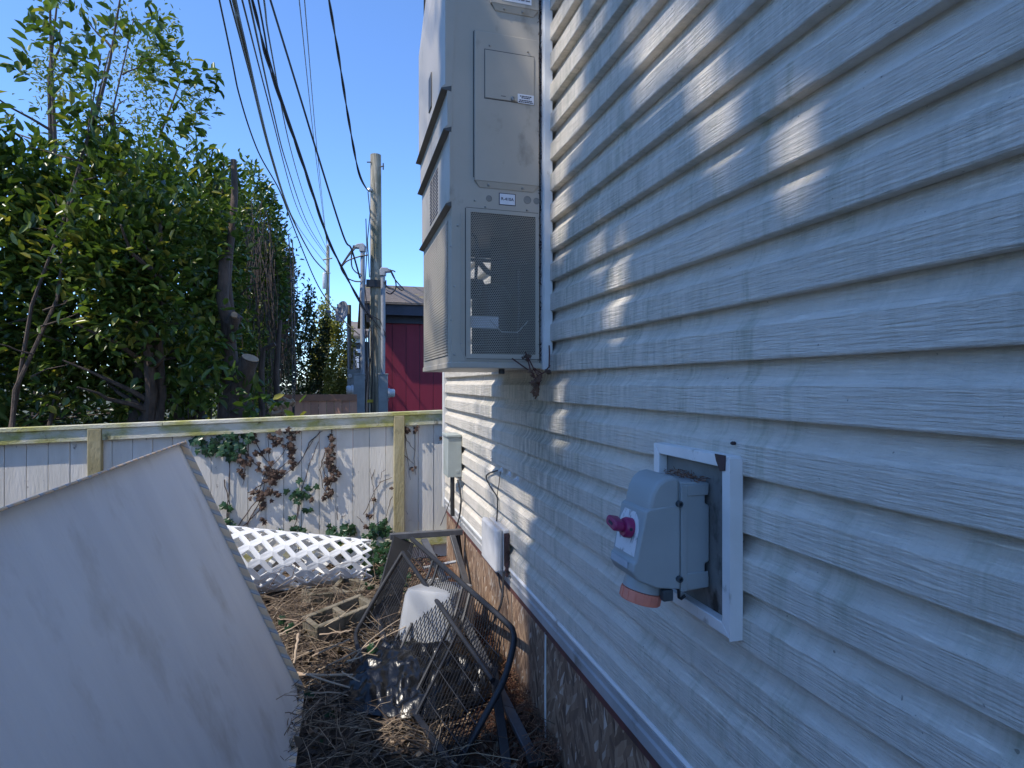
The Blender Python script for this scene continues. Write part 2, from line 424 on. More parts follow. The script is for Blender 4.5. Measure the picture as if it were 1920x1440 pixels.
def ground_mat():
    m, nt, b = new_mat('soil_and_litter')
    c = ramp(nt, noise(nt, 28, detail=8, rough=0.75), [(0.3, (0.022, 0.016, 0.011)), (0.5, (0.06, 0.042, 0.028)), (0.72, (0.14, 0.1, 0.065))])
    px = N(nt, 'ShaderNodeSeparateXYZ'); nt.links.new(N(nt, 'ShaderNodeNewGeometry').outputs['Position'], px.inputs[0])
    mr = N(nt, 'ShaderNodeMapRange'); mr.inputs[1].default_value = 0.45; mr.inputs[2].default_value = 0.7
    nt.links.new(px.outputs[0], mr.inputs[0])
    rd = ramp(nt, noise(nt, 40, (1, 0.6, 1), 7, 0.7), [(0.3, (0.04, 0.017, 0.01)), (0.7, (0.2, 0.085, 0.045))])
    c = mixc(nt, mr.outputs[0], c, rd)
    g2 = N(nt, 'ShaderNodeMapRange'); g2.inputs[1].default_value = 5.6; g2.inputs[2].default_value = 7.5
    nt.links.new(px.outputs[1], g2.inputs[0])
    gr = ramp(nt, noise(nt, 3, detail=7), [(0.3, (0.05, 0.065, 0.025)), (0.7, (0.12, 0.11, 0.075))])
    c = mixc(nt, g2.outputs[0], c, gr)
    nt.links.new(c, b.inputs['Base Color']); b.inputs['Roughness'].default_value = 0.95
    bump(nt, b, noise(nt, 60, detail=8, rough=0.7), 1.0, 0.02)
    return m
M['ground'] = ground_mat()
M['laurel'] = leaf_mat('laurel_leaf', [(0.0, (0.05, 0.085, 0.02)), (0.5, (0.085, 0.14, 0.03)), (0.85, (0.15, 0.21, 0.045)), (0.97, (0.33, 0.3, 0.06))], 0.3, 0.35)
M['dark_leaf'] = leaf_mat('dark_evergreen_leaf', [(0.0, (0.022, 0.042, 0.016)), (0.6, (0.04, 0.072, 0.026)), (1.0, (0.09, 0.12, 0.04))], 0.4, 0.2)
M['yellow_leaf'] = leaf_mat('yellow_green_leaf', [(0.0, (0.17, 0.19, 0.045)), (0.6, (0.33, 0.32, 0.09)), (1.0, (0.5, 0.46, 0.18))], 0.45, 0.35)
M['airy_leaf'] = leaf_mat('pale_green_leaf', [(0.0, (0.1, 0.14, 0.03)), (0.6, (0.16, 0.2, 0.05)), (1.0, (0.26, 0.28, 0.1))], 0.5, 0.4)
M['ivy'] = leaf_mat('ivy_leaf', [(0.0, (0.012, 0.04, 0.014)), (0.6, (0.025, 0.07, 0.025)), (0.95, (0.06, 0.13, 0.03))], 0.35, 0.15)
M['ivy_dead'] = leaf_mat('dead_ivy_leaf', [(0.0, (0.04, 0.022, 0.016)), (0.6, (0.085, 0.05, 0.035)), (1.0, (0.2, 0.12, 0.08))], 0.7, 0.1)
M['litter'] = leaf_mat('leaf_litter', [(0.0, (0.035, 0.024, 0.017)), (0.55, (0.09, 0.06, 0.04)), (0.9, (0.2, 0.14, 0.09)), (1.0, (0.36, 0.3, 0.22))], 0.75, 0.08)
M['twig'] = leaf_mat('twig_litter', [(0.0, (0.06, 0.042, 0.03)), (0.6, (0.17, 0.12, 0.08)), (0.95, (0.40, 0.31, 0.21))], 0.8, 0.0)
M['needle'] = leaf_mat('red_needles', [(0.0, (0.07, 0.03, 0.017)), (0.6, (0.17, 0.07, 0.038)), (1.0, (0.33, 0.18, 0.1))], 0.8, 0.0)

# ------------------------------------------------------------------ the setting: ground
W = 0.845          # plane of the siding butts
WY0, WY1 = -2.6, 5.0
def build_ground():
    xs = [-300, -80, -20, -8] + [-4.5 + i * 0.09 for i in range(59)] + [0.9, 3, 10, 40, 300]
    ys = [-300, -60, -10, -3] + [-1 + i * 0.09 for i in range(72)] + [6, 8, 12, 20, 40, 100, 600]
    xs = sorted(xs); ys = sorted(ys)
    from mathutils import noise as mn
    mb = MB(); nx = len(xs)
    vs = []
    for y in ys:
        for x in xs:
            inn = 1.0 if (-4.5 < x < 0.86 and -1 < y < 5.6) else 0.0
            z = inn * (0.045 * mn.noise(V((x * 2.1, y * 2.1, 0))) + 0.025 * mn.noise(V((x * 6, y * 6, 3))))
            if inn and 3.0 < y: z += 0.05 * math.exp(-((x + 0.15) / 0.45) ** 2 - ((y - 3.9) / 0.6) ** 2)
            vs.append((x, y, z))
    fs = [(j * nx + i, j * nx + i + 1, (j + 1) * nx + i + 1, (j + 1) * nx + i) for j in range(len(ys) - 1) for i in range(nx - 1)]
    mb.add(vs, fs)
    o = mb.build('ground', M['ground'], smooth=True)
    o['kind'] = 'structure'
build_ground()

# ------------------------------------------------------------------ the house with vinyl siding
house = thing('house', (W, 2.0, 0), 'house wall of grey white vinyl lap siding with strand board skirting', 'house')
COURSE = 0.127
Z0 = 1.604 - 8 * COURSE
prof = [(0.03, -0.001), (0.002, -0.001), (0.0, 0.002), (0.0002, 0.036), (0.0008, 0.0675), (0.002, 0.0695), (0.0095, 0.0765), (0.0165, 0.084), (0.0225, 0.0935), (0.0265, 0.105), (0.0285, 0.139)]
ncs = 26
for k in range(ncs):
    mb = MB(); z0 = Z0 + k * COURSE
    n = 60; vs = []; ph = rng.uniform(0, 6); amp = rng.uniform(0.0001, 0.0004)
    for i in range(n + 1):
        y = WY0 + (WY1 - 0.05 - WY0) * i / n
        for j, (dx, dz) in enumerate(prof):
            wv = amp * math.sin(y * 3.1 + ph) + amp * 0.6 * math.sin(y * 7.7 + ph * 2)
            vs.append((W + dx + wv * (0.4 if j > 8 else 1), y, z0 + dz + 0.0012 * math.sin(y * 1.3 + ph)))
    m_ = len(prof)
    fs = [(i * m_ + j, i * m_ + j + 1, (i + 1) * m_ + j + 1, (i + 1) * m_ + j) for i in range(n) for j in range(m_ - 1)]
    sp_ = mb.add(vs, fs).build('siding_panel', M['siding'], house, smooth=True); sp_.data.set_sharp_from_angle(angle=R(24))
MB().box(W + 0.034, 5.5, WY0, WY1 - 0.006, 0.5, 3.9).build('wall_body', M['soffit'], house)
mb = MB(); mb.box(W - 0.012, W + 0.05, WY1 - 0.05, WY1 + 0.008, 0.5, 3.9); mb.build('corner_post', M['white_trim'], house, bevel=0.003)
# starter strip with ribs
mb = MB()
mb.prism([(W + 0.018, 0, Z0 - 0.1), (W + 0.006, 0, Z0 - 0.1), (W + 0.006, 0, Z0 - 0.072), (W + 0.001, 0, Z0 - 0.068), (W + 0.001, 0, Z0 - 0.058), (W + 0.008, 0, Z0 - 0.053), (W + 0.008, 0, Z0 - 0.04), (W + 0.002, 0, Z0 - 0.036), (W + 0.002, 0, Z0 - 0.026), (W + 0.009, 0, Z0 - 0.02), (W + 0.018, 0, Z0 - 0.012)], (0, WY1 - WY0 - 0.06, 0))
mb.v = [(x, y + WY0, z) for x, y, z in mb.v]
mb.build('starter_strip', M['starter'], house)
mb = MB(); mb.prism([(W + 0.012, WY0, Z0 - 0.013), (W - 0.006, WY0, Z0 - 0.013), (W - 0.008, WY0, Z0 - 0.006), (W - 0.003, WY0, Z0 + 0.004), (W + 0.012, WY0, Z0 - 0.002)], (0, WY1 - WY0 - 0.06, 0)); mb.build('drip_edge', M['white_trim'], house)
MB().box(W + 0.008, W + 0.03, WY0, WY1 - 0.06, Z0 - 0.128, Z0 - 0.101).build('sill_board', M['red_trim'], house)
ysp = [WY0, -1.5, 0.3, 2.42, 3.6, WY1 - 0.06]
for a, b in zip(ysp[:-1], ysp[1:]):
    MB().box(W + 0.014, W + 0.03, a + 0.003, b - 0.003, -0.15, Z0 - 0.129).build('skirting_board', M['osb'], house)
mb = MB(); mb.tube([(W + 0.012, 2.42, -0.1), (W + 0.011, 2.421, 0.2), (W + 0.012, 2.419, Z0 - 0.12)], 0.005, 5); mb.build('caulk_line', M['white_trim'], house)
mb = MB(); mb.prism([(W - 0.03, WY0 - 0.2, 3.92), (W - 0.03, WY0 - 0.2, 4.04), (3.2, WY0 - 0.2, 5.3), (5.8, WY0 - 0.2, 4.04), (5.8, WY0 - 0.2, 3.92)], (0, WY1 - WY0 + 0.25, 0)); mb.build('roof', M['roof_shingle'], house)
mb = MB(); mb.box(W - 0.05, W - 0.031, WY0 - 0.2, WY1 + 0.05, 3.88, 4.05); mb.build('fascia', M['soffit'], house)
# trim channel where the siding stops at the air conditioner
mb = MB()
ACY0, ACY1, ACX0, ACZ0, ACZ1 = 2.36, 3.2, 0.43, 1.62, 3.72
p = at_y(1024, 400, ACY0 - 0.02).x
mb.box(W - 0.026, W + 0.012, ACY0 - 0.03, ACY0 - 0.022, ACZ0 - 0.01, 3.85)
mb.box(W - 0.028, W - 0.02, ACY0 - 0.0215, ACY0 + 0.02, ACZ0 - 0.01, 3.85)
mb.build('channel_trim', M['white_trim'], house, bevel=0.002)
# dark sleeve gap behind casing
MB().box(W - 0.02, W + 0.01, ACY0 + 0.021, ACY1 - 0.01, ACZ0 + 0.02, 3.85).build('wall_sleeve', M['casing_dark'], house)
# small vents/nails on the siding
for (px, py) in ((1375, 831),):
    c = at_x(px, py, W - 0.004)
    mb = MB(); mb.lathe(c, (-1, 0, 0), [(0.004, -0.004), (0.0045, 0.002), (0.003, 0.006)], 10); mb.build('rusty_screw', M['brown_tape'], house)

# ------------------------------------------------------------------ air conditioner
ac = thing('air_conditioner', (W, (ACY0 + ACY1) / 2, ACZ0), 'tall beige wall mounted air conditioner with perforated side grille', 'air conditioner')
CX1 = W - 0.038     # casing's right edge on the wall side
def face(px0, py0, px1, py1, Y=ACY0):
    a = at_y(px0, py0, Y); b = at_y(px1, py1, Y); return a.x, a.z, b.x, b.z
GX0, GX1, GZ0, GZ1 = 0.503, CX1 - 0.012, 1.668, 2.262      # opening behind the perforated grille
cs = MB()
t_ = 0.006
cs.box(ACX0, GX0, ACY0, ACY0 + t_, ACZ0 + 0.02, ACZ1)
cs.box(GX1, CX1, ACY0, ACY0 + t_, ACZ0 + 0.02, ACZ1)
cs.box(GX0, GX1, ACY0, ACY0 + t_, GZ1, ACZ1)
cs.box(GX0, GX1, ACY0, ACY0 + t_, ACZ0 + 0.02, GZ0)
cs.box(ACX0 + 0.03, CX1, ACY0 + t_, ACY1, ACZ1 - 0.006, ACZ1)
cs.build('side_casing', M['casing'], ac)
mb = MB(); mb.box(ACX0, 0.685, ACY1 - 0.006, ACY1, ACZ0 + 0.02, ACZ1); mb.box(0.685, CX1, ACY1 - 0.006, ACY1, 2.255, ACZ1); mb.box(0.685, CX1, ACY1 - 0.006, ACY1, ACZ0 + 0.02, 1.665); mb.build('far_side_casing', M['coil'], ac)
mb = MB(); mb.box(CX1, W - 0.02, ACY0 + 0.03, ACY1, ACZ0 + 0.02, ACZ1); mb.build('back_casing', M['coil'], ac)
mb = MB(); mb.box(ACX0 - 0.004, CX1 + 0.01, ACY0 - 0.006, ACY1 + 0.004, ACZ0 - 0.005, ACZ0 + 0.0195); mb.build('base_pan', M['casing'], ac, bevel=0.003)
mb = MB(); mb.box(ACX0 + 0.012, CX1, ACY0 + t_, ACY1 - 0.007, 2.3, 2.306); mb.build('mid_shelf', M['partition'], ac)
# front face: stepped panels
fr = MB(); fr.box(ACX0, ACX0 + 0.006, ACY0 + t_, ACY0 + 0.085, ACZ0 + 0.02, 2.285); fr.box(ACX0, ACX0 + 0.006, ACY1 - 0.04, ACY1 - 0.006, ACZ0 + 0.02, 2.285)
fr.box(ACX0, ACX0 + 0.006, ACY0 + 0.085, ACY1 - 0.04, ACZ0 + 0.02, ACZ0 + 0.05); fr.box(ACX0, ACX0 + 0.006, ACY0 + 0.085, ACY1 - 0.04, 2.24, 2.285)
fr.build('front_frame', M['casing'], ac)
gl = MB(); nz = 46
for i in range(nz):
    z = ACZ0 + 0.052 + i * (2.24 - ACZ0 - 0.054) / nz
    gl.box(ACX0 - 0.004, ACX0 + 0.0025, ACY0 + 0.08, ACY1 - 0.035, z, z + 0.0088)
stuff(gl.build('louvre_grille', M['casing'], ac))
def front_panel(z0, z1, dx, top=None):
    poly = [(ACX0 + 0.002, 0, z0 + 0.012), (ACX0 - dx - 0.013, 0, z0), (ACX0 - dx - 0.015, 0, z0 + 0.002), (ACX0 - dx, 0, z0 + 0.016)]
    if top: poly += [(ACX0 - dx, 0, top), (ACX0 - dx + 0.045, 0, z1), (ACX0 + 0.05, 0, z1), (ACX0 + 0.05, 0, z1 - 0.02)]
    else: poly += [(ACX0 - dx, 0, z1), (ACX0 + 0.002, 0, z1)]
    mb = MB(); mb.prism([(x, ACY0 - 0.003, z) for x, _, z in poly], (0, ACY1 - ACY0 + 0.006, 0))
    return mb
p1 = front_panel(2.75, ACZ1 - 0.01, 0.026, 3.33).build('front_panel', M['casing'], ac)
p2 = front_panel(2.585, 2.749, 0.017).build('front_panel', M['casing'], ac)
p3 = front_panel(2.282, 2.584, 0.008).build('front_panel', M['casing'], ac)
for z, dx in ((2.75, 0.026), (2.585, 0.017), (2.282, 0.008)):
    mb = MB(); mb.prism([(ACX0 - dx - 0.0165, ACY0 - 0.004, z - 0.004), (ACX0 - dx - 0.0165, ACY0 - 0.004, z - 0.001), (ACX0 - 0.001, ACY0 - 0.004, z + 0.01), (ACX0 - 0.001, ACY0 - 0.004, z - 0.012)], (0, ACY1 - ACY0 + 0.008, 0))
    mb.build('panel_lip', M['casing_dark'], ac)
mb = MB()
for c in range(3):
    for r in range(13):
        y = 2.66 + c * 0.085; z = 2.33 + r * 0.0165
        mb.box(ACX0 - 0.0094, ACX0 - 0.0078, y, y + 0.07, z, z + 0.008)
stuff(mb.build('vent_slots', M['ink'], p3))
mb = MB(); mb.box(ACX0 - 0.031, ACX0 - 0.0255, 2.72, 2.80, 2.84, 3.0); mb.build('handle_recess', M['casing_dark'], p1, bevel=0.004)
# side access panels
def side_panel(name, x0, x1, z0, z1, dy, lip=True):
    mb = MB(); mb.box(x0, x1, ACY0 - dy, ACY0 - 0.0002, z0, z1)
    o = mb.build(name, M['casing'], ac, bevel=0.0025)
    if lip:
        mb = MB(); mb.prism([(x0 + 0.004, ACY0 - dy + 0.001, z0 - 0.0005), (x1 - 0.004, ACY0 - dy + 0.001, z0 - 0.0005), (x1 - 0.022, ACY0 - 0.003, z0 - 0.024), (x0 + 0.022, ACY0 - 0.003, z0 - 0.024)], (0, 0.0028, 0))
        mb.build('panel_flange', M['casing'], o)
        for xs in (x0 + 0.06, x1 - 0.07):
            screw(xs, z0 - 0.013, o, ACY0 - 0.006)
    return o
def screw(x, z, parent, y=ACY0, r=0.006):
    mb = MB(); mb.lathe((x, y + 0.001, z), (0, -1, 0), [(r, 0), (r, 0.003), (r * 0.6, 0.006)], 8); mb.build('screw', M['screw'], parent, smooth=True)
AX0, AX1 = 0.524, 0.801
pa = side_panel('access_panel', AX0, AX1, 2.385, 3.0, 0.012)
mb = MB(); mb.box(AX0 - 0.0045, AX0 - 0.0003, ACY0 - 0.0012, ACY0 - 0.0002, 2.4, 3.0); mb.box(AX0, AX1 - 0.01, ACY0 - 0.0012, ACY0 - 0.0002, 3.0003, 3.004); mb.build('panel_gap', M['casing_dark'], pa)
mb = MB()
dx0, dx1, dz0, dz1 = 0.567, 0.779, 2.728, 2.925
mb.box(dx0, dx1, ACY0 - 0.0152, ACY0 - 0.0122, dz0, dz1)
dr = mb.build('service_door', M['casing'], pa, bevel=0.0012)
mb = MB()
for b in ((dx0 - 0.003, dx0 - 0.0003, dz0, dz1), (dx1 + 0.0003, dx1 + 0.002, dz0, dz1), (dx0 - 0.003, dx1 + 0.002, dz1 + 0.0003, dz1 + 0.004), (dx0 - 0.003, dx1 + 0.002, dz0 - 0.004, dz0 - 0.0003)):
    mb.box(b[0], b[1], ACY0 - 0.0126, ACY0 - 0.0121, b[2], b[3])
mb.build('door_gap', M['casing_dark'], pa)
mb = MB(); mb.lathe((0.686, ACY0 - 0.0152, 2.736), (0, -1, 0), [(0.0105, 0), (0.0105, 0.004), (0.008, 0.009), (0.004, 0.0095), (0.003, 0.006)], 14); mb.build('latch', M['screw'], dr, smooth=True)
mb = MB(); mb.box(0.635, 0.655, ACY0 - 0.0158, ACY0 - 0.0153, 2.742, 2.744); mb.build('slot', M['ink'], dr)
for xs in (0.587, 0.752): screw(xs, 2.945, pa, ACY0 - 0.012, 0.004)
mb = MB(); mb.box(0.707, 0.778, ACY0 - 0.0162, ACY0 - 0.0154, 2.724, 2.762); lb = mb.build('warning_sticker', M['sticker'], dr)
mb = MB()
for i, (a, b) in enumerate(((0.716, 0.768), (0.723, 0.760), (0.714, 0.769), (0.711, 0.774))):
    z = 2.7555 - (i + (0.5 if i > 1 else 0)) * 0.0068; x = a
    while x < b:
        l = rng.uniform(0.004, 0.011); mb.box(x, min(x + l, b), ACY0 - 0.0168, ACY0 - 0.01625, z - 0.0042, z); x += l + 0.0018
mb.build('print', M['ink'], lb)
pu = side_panel('upper_panel', 0.592, AX1, 3.125, 3.66, 0.013)
mb = MB(); mb.box(0.638, 0.768, ACY0 - 0.0142, ACY0 - 0.0132, 3.142, 3.32); lb = mb.build('data_plate', M['sticker'], pu)
mb = MB()
for i in range(14):
    z = 3.308 - i * 0.0115; x = 0.646
    while x < 0.76:
        l = rng.uniform(0.005, 0.02); mb.box(x, min(x + l, 0.762), ACY0 - 0.0148, ACY0 - 0.01425, z - 0.005, z); x += l + 0.004
mb.build('print', M['ink_grey'], lb)
# refrigerant sticker
sx0, sx1, sz0, sz1 = 0.630, 0.702, 2.296, 2.346
mb = MB(); mb.box(sx0, sx1, ACY0 - 0.0012, ACY0 - 0.0002, sz0, sz1); rl = mb.build('refrigerant_sticker', M['ink'], ac)
mb = MB(); mb.box(sx0 + 0.003, sx1 - 0.003, ACY0 - 0.002, ACY0 - 0.00125, sz0 + 0.003, sz1 - 0.003); mb.build('sticker_face', M['sticker'], rl)
text_part('R-410A', 'lettering', rl, ((sx0 + sx1) / 2, ACY0 - 0.0026, (sz0 + sz1) / 2), (1, 0, 0), (0, 0, 1), 0.0178, M['ink'])
for (px, py, r) in ((917, 372, 0.013), (989, 375, 0.017), (1006, 377, 0.014)):
    a = at_y(px, py, ACY0)
    mb = MB(); mb.lathe((a.x, ACY0 + 0.0005, a.z), (0, -1, 0), [(r, 0), (r, 0.0016), (r * 0.86, 0.0022), (r * 0.8, 0.0012)], 18); mb.build('knockout', M['knock'], ac)
for (px, py) in ((890, 376), (910, 388), (988, 394), (858, 423), (852, 537), (865, 644), (852, 665), (861, 680), (915, 680), (845, 462), (846, 600)):
    a = at_y(px, py, ACY0); screw(a.x, a.z, ac, ACY0, 0.0045)
# perforated grille: real hexagonal perforation
gp = MB()
PX0, PX1, PZ0, PZ1 = 0.49, CX1 - 0.004, 1.655, 2.272
gp.box(PX0, GX0 + 0.006, ACY0 - 0.004, ACY0 - 0.0005, PZ0, PZ1); gp.box(GX1 - 0.006, PX1, ACY0 - 0.004, ACY0 - 0.0005, PZ0, PZ1)
gp.box(GX0 + 0.006, GX1 - 0.006, ACY0 - 0.004, ACY0 - 0.0005, PZ0, GZ0 + 0.006); gp.box(GX0 + 0.006, GX1 - 0.006, ACY0 - 0.004, ACY0 - 0.0005, GZ1 - 0.006, PZ1)
gpo = gp.build('grille_panel', M['casing'], ac)
mb = MB(); mb.box(PX0 - 0.004, PX0 - 0.0003, ACY0 - 0.0012, ACY0 - 0.0002, PZ0, PZ1); mb.box(PX0, PX1, ACY0 - 0.0012, ACY0 - 0.0002, PZ1 + 0.0003, PZ1 + 0.003); mb.box(PX0, PX1, ACY0 - 0.0012, ACY0 - 0.0002, PZ0 - 0.004, PZ0 - 0.0003); mb.build('panel_gap', M['casing_dark'], gpo)
pitch = 0.0082; hexm = MB(); rows = int((GZ1 - GZ0) / (pitch * 0.866)); nc = int((GX1 - GX0) / pitch)
def hexring(cx, cz):
    b = len(hexm.v); Ro = pitch / math.sqrt(3); Ri = Ro * 0.76
    for rr in (Ro, Ri):
        for k in range(6):
            t = R(30 + 60 * k); hexm.v.append((cx + rr * math.cos(t), ACY0 - 0.002, cz + rr * math.sin(t)))
    for k in range(6):
        k2 = (k + 1) % 6; hexm.f.append((b + k, b + k2, b + 6 + k2, b + 6 + k))
for r_ in range(rows):
    for c_ in range(nc):
        hexring(GX0 + 0.006 + (c_ + (0.5 if r_ % 2 else 0)) * pitch * (GX1 - GX0 - 0.008) / (nc * pitch), GZ0 + 0.006 + r_ * pitch * 0.866 * (GZ1 - GZ0 - 0.008) / (rows * pitch * 0.866))
stuff(hexm.build('perforated_mesh', M['casing'], gpo, recalc=False))
mb = MB(); ch = 0.02
mb.prism([(PX0 - 0.022, ACY0 - 0.0045, 1.70), (PX0 - 0.018, ACY0 - 0.0045, 1.70), (PX0 - 0.018, ACY0 - 0.0045, 2.25), (PX0 - 0.022, ACY0 - 0.0045, 2.25)], (0, 0.004, 0))
mb.prism([(PX0 - 0.022, ACY0 - 0.0045, 1.70), (PX0 - 0.002, ACY0 - 0.0045, 1.648), (PX0 + 0.002, ACY0 - 0.0045, 1.652), (PX0 - 0.018, ACY0 - 0.0045, 1.70)], (0, 0.004, 0))
mb.prism([(PX0 - 0.001, ACY0 - 0.0045, 1.648), (CX1 - 0.01, ACY0 - 0.0045, 1.648), (CX1 - 0.01, ACY0 - 0.0045, 1.652), (PX0 + 0.001, ACY0 - 0.0045, 1.652)], (0, 0.004, 0))
mb.build('grille_flange', M['casing'], ac)
# inside: compressor, tubes, partition, coil
mb = MB(); mb.lathe((0.665, 2.62, ACZ0 + 0.03), (0, 0, 1), [(0.085, 0), (0.092, 0.02), (0.092, 0.27), (0.085, 0.31), (0.06, 0.345), (0.02, 0.36)], 24); mb.build('compressor', M['black_rubber'], ac, smooth=True)
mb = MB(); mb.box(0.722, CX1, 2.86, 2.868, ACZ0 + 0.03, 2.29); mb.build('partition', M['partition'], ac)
mb = MB(); mb.box(0.69, 0.81, 3.15, 3.16, 1.93, 2.02); mb.box(0.69, 0.73, 3.15, 3.16, 2.02, 2.1); mb.box(0.69, 0.81, 3.15, 3.16, 1.78, 1.86); mb.build('far_bracket', M['black_metal'], ac)
mb = MB(); mb.box(0.60, 0.70, 2.855, 2.863, 2.03, 2.05); mb.build('bracket', M['black_metal'], ac); mb = MB(); mb.box(ACX0 + 0.05, 0.8, 2.50, 2.51, 2.085, 2.10); mb.build('bracket', M['black_metal'], ac)
for pts, r in (([(0.5, 2.42, 2.2), (0.545, 2.42, 2.17), (0.552, 2.42, 2.12), (0.545, 2.42, 2.0), (0.56, 2.42, 1.93)], 0.007),
               ([(0.548, 2.43, 2.08), (0.6, 2.44, 2.03), (0.64, 2.46, 2.02)], 0.012),
               ([(0.53, 2.44, 1.99), (0.575, 2.44, 1.985), (0.595, 2.45, 1.95), (0.61, 2.46, 1.8)], 0.01),
               ([(0.74, 2.45, 2.05), (0.745, 2.45, 1.9), (0.74, 2.46, 1.72)], 0.009),
               ([(0.56, 2.43, 1.84), (0.575, 2.43, 1.74), (0.58, 2.43, 1.72), (0.53, 2.43, 1.715)], 0.005),
               ([(0.6, 2.4, 1.82), (0.65, 2.39, 1.77), (0.72, 2.39, 1.77), (0.77, 2.4, 1.82)], 0.002)):
    mb = MB(); mb.tube(pts, r, 8); mb.build('tube', M['black_rubber'] if r > 0.003 else M['galv'], ac, smooth=True)
mb = MB(); mb.box(0.505, 0.575, 2.45, 2.52, 1.92, 2.0); mb.build('valve_block', M['black_metal'], ac, bevel=0.006)
mb = MB(); mb.box(0.52, 0.64, 2.405, 2.409, 1.785, 1.835); mb.build('compressor_label', M['sticker'], ac)
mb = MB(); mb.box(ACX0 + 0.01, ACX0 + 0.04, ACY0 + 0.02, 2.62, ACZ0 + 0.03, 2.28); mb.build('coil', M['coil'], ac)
mb = MB(); mb.lathe((0.655, ACY0 + 0.05, ACZ0 - 0.006), (0, 0, -1), [(0.013, 0), (0.013, 0.02), (0.008, 0.022)], 10); mb.build('drain_stub', M['black_rubber'], ac)

mb = MB()
for i in range(420):
    a = V((CX1 + rng.uniform(-0.004, 0.012), ACY0 + rng.uniform(-0.004, 0.02), 1.65 + 2.0 * rng.random())); d = V((rng.uniform(-.5, .5), rng.uniform(-.6, .4), rng.uniform(-1, 1))).normalized() * rng.uniform(0.006, 0.022)
    mb.tube([a - d, a + d], 0.0012, 3)
tag(mb.build('gap_debris', M['brown_tape']), 'dark dead debris packed between air conditioner and white trim', 'debris', kind='stuff')
# ------------------------------------------------------------------ power inlet in its trim frame
FX = W - 0.03
FY0, FY1, FZ0, FZ1 = 1.099, 1.4235, 0.992, 1.391
frm = thing('trim_frame', (W, (FY0 + FY1) / 2, FZ0), 'white rectangular trim frame with dark backing set in the siding', 'frame')
fw = 0.027
def miter(y0, z0, y1, z1, iy0, iz0, iy1, iz1):
    mb = MB(); mb.prism([(FX, y0, z0), (FX, y1, z1), (FX, iy1, iz1), (FX, iy0, iz0)], (0.032, 0, 0)); return mb
e = 0.0006
def rail_obj(name, y0, z0, y1, z1, iy0, iz0, iy1, iz1):
    miter(y0, z0, y1, z1, iy0, iz0, iy1, iz1).build(name, M['white_trim'], frm, bevel=0.002)
rail_obj('frame_rail', FY0 + e, FZ1, FY1 - e, FZ1, FY0 + fw + e, FZ1 - fw, FY1 - fw - e, FZ1 - fw)
rail_obj('frame_rail', FY0 + e, FZ0, FY1 - e, FZ0, FY0 + fw + e, FZ0 + fw, FY1 - fw - e, FZ0 + fw)
rail_obj('frame_stile', FY0, FZ0, FY0, FZ1, FY0 + fw, FZ0 + fw, FY0 + fw, FZ1 - fw)
rail_obj('frame_stile', FY1, FZ0, FY1, FZ1, FY1 - fw, FZ0 + fw, FY1 - fw, FZ1 - fw)
mb = MB(); mb.box(FX - 0.002, W + 0.001, FY0 - 0.0045, FY0 - 0.0005, FZ0 - 0.004, FZ1 - 0.004); mb.build('side_flange', M['white_trim'], frm)
MB().box(W - 0.006, W - 0.001, FY0 + fw - 0.01, FY1 - fw + 0.01, FZ0 + fw - 0.01, FZ1 - fw + 0.01).build('backing_plate', M['back_plate'], frm)
mb = MB(); mb.prism([(FX - 0.0025, FY0 + 0.012, FZ1 + 0.001), (FX - 0.0025, FY0 + 0.05, FZ1 + 0.001), (FX - 0.0025, FY0 + 0.045, FZ1 - 0.014), (FX - 0.003, FY0 + 0.03, FZ1 - 0.036), (FX - 0.0025, FY0 + 0.014, FZ1 - 0.033)], (0.0022, 0, 0)); mb.build('torn_tape', M['brown_tape'], frm)
mb = MB()
for i in range(150):
    y = rng.uniform(1.2, 1.34); a = V((rng.uniform(0.795, 0.836), y, 1.3195 + rng.uniform(0, 0.012))); d = V((rng.uniform(-1, 1), rng.uniform(-1.5, 1.5), rng.uniform(-0.3, 0.4))).normalized() * rng.uniform(0.006, 0.016)
    mb.tube([a, a + d], 0.0008, 3)
o = mb.build('nest_debris', M['needle']); tag(o, 'brown needle debris caught on top of the grey power inlet', 'debris', kind='stuff')

pi_ = thing('power_inlet', (W, 1.27, 1.06), 'blue grey power inlet box with purple knob and red socket ring', 'power inlet')
BY0, BY1 = 1.2035, 1.338
mb = MB()
mb.prism([(0.758, BY0, 1.063), (0.838, BY0, 1.068), (0.838, BY0, 1.095), (0.826, BY0, 1.10), (0.826, BY0, 1.125), (0.838, BY0, 1.13), (0.838, BY0, 1.262), (0.826, BY0, 1.268), (0.826, BY0, 1.288), (0.838, BY0, 1.293), (0.838, BY0, 1.316), (0.758, BY0, 1.322)], (0, BY1 - BY0, 0))
mb.build('back_box', M['inlet'], pi_, bevel=0.004)
mb = MB(); mb.box(0.775, 0.832, BY0 - 0.0035, BY0 - 0.0003, 1.288, 1.314); mb.box(0.7585, 0.775, BY0 - 0.0035, BY0 - 0.0003, 1.066, 1.314); mb.box(0.775, 0.832, BY0 - 0.0035, BY0 - 0.0003, 1.07, 1.108)
mb.build('rib', M['inlet'], pi_, bevel=0.002)
def cover(prof_, y0, y1, name, bev, mat='inlet', taper=0.0):
    mb = MB(); n = len(prof_)
    cx = 0.757
    vs = []
    for yy, sgn in ((y0, 1), (y1, -1)):
        for (x, z) in prof_:
            k = max(0, (cx - x)) * taper
            vs.append((x, yy + sgn * k, z))
    fs = [tuple(range(n))[::-1], tuple(range(n, 2 * n))] + [(k, (k + 1) % n, n + (k + 1) % n, n + k) for k in range(n)]
    return mb.add(vs, fs).build(name, M[mat], pi_, bevel=bev, seg=3)
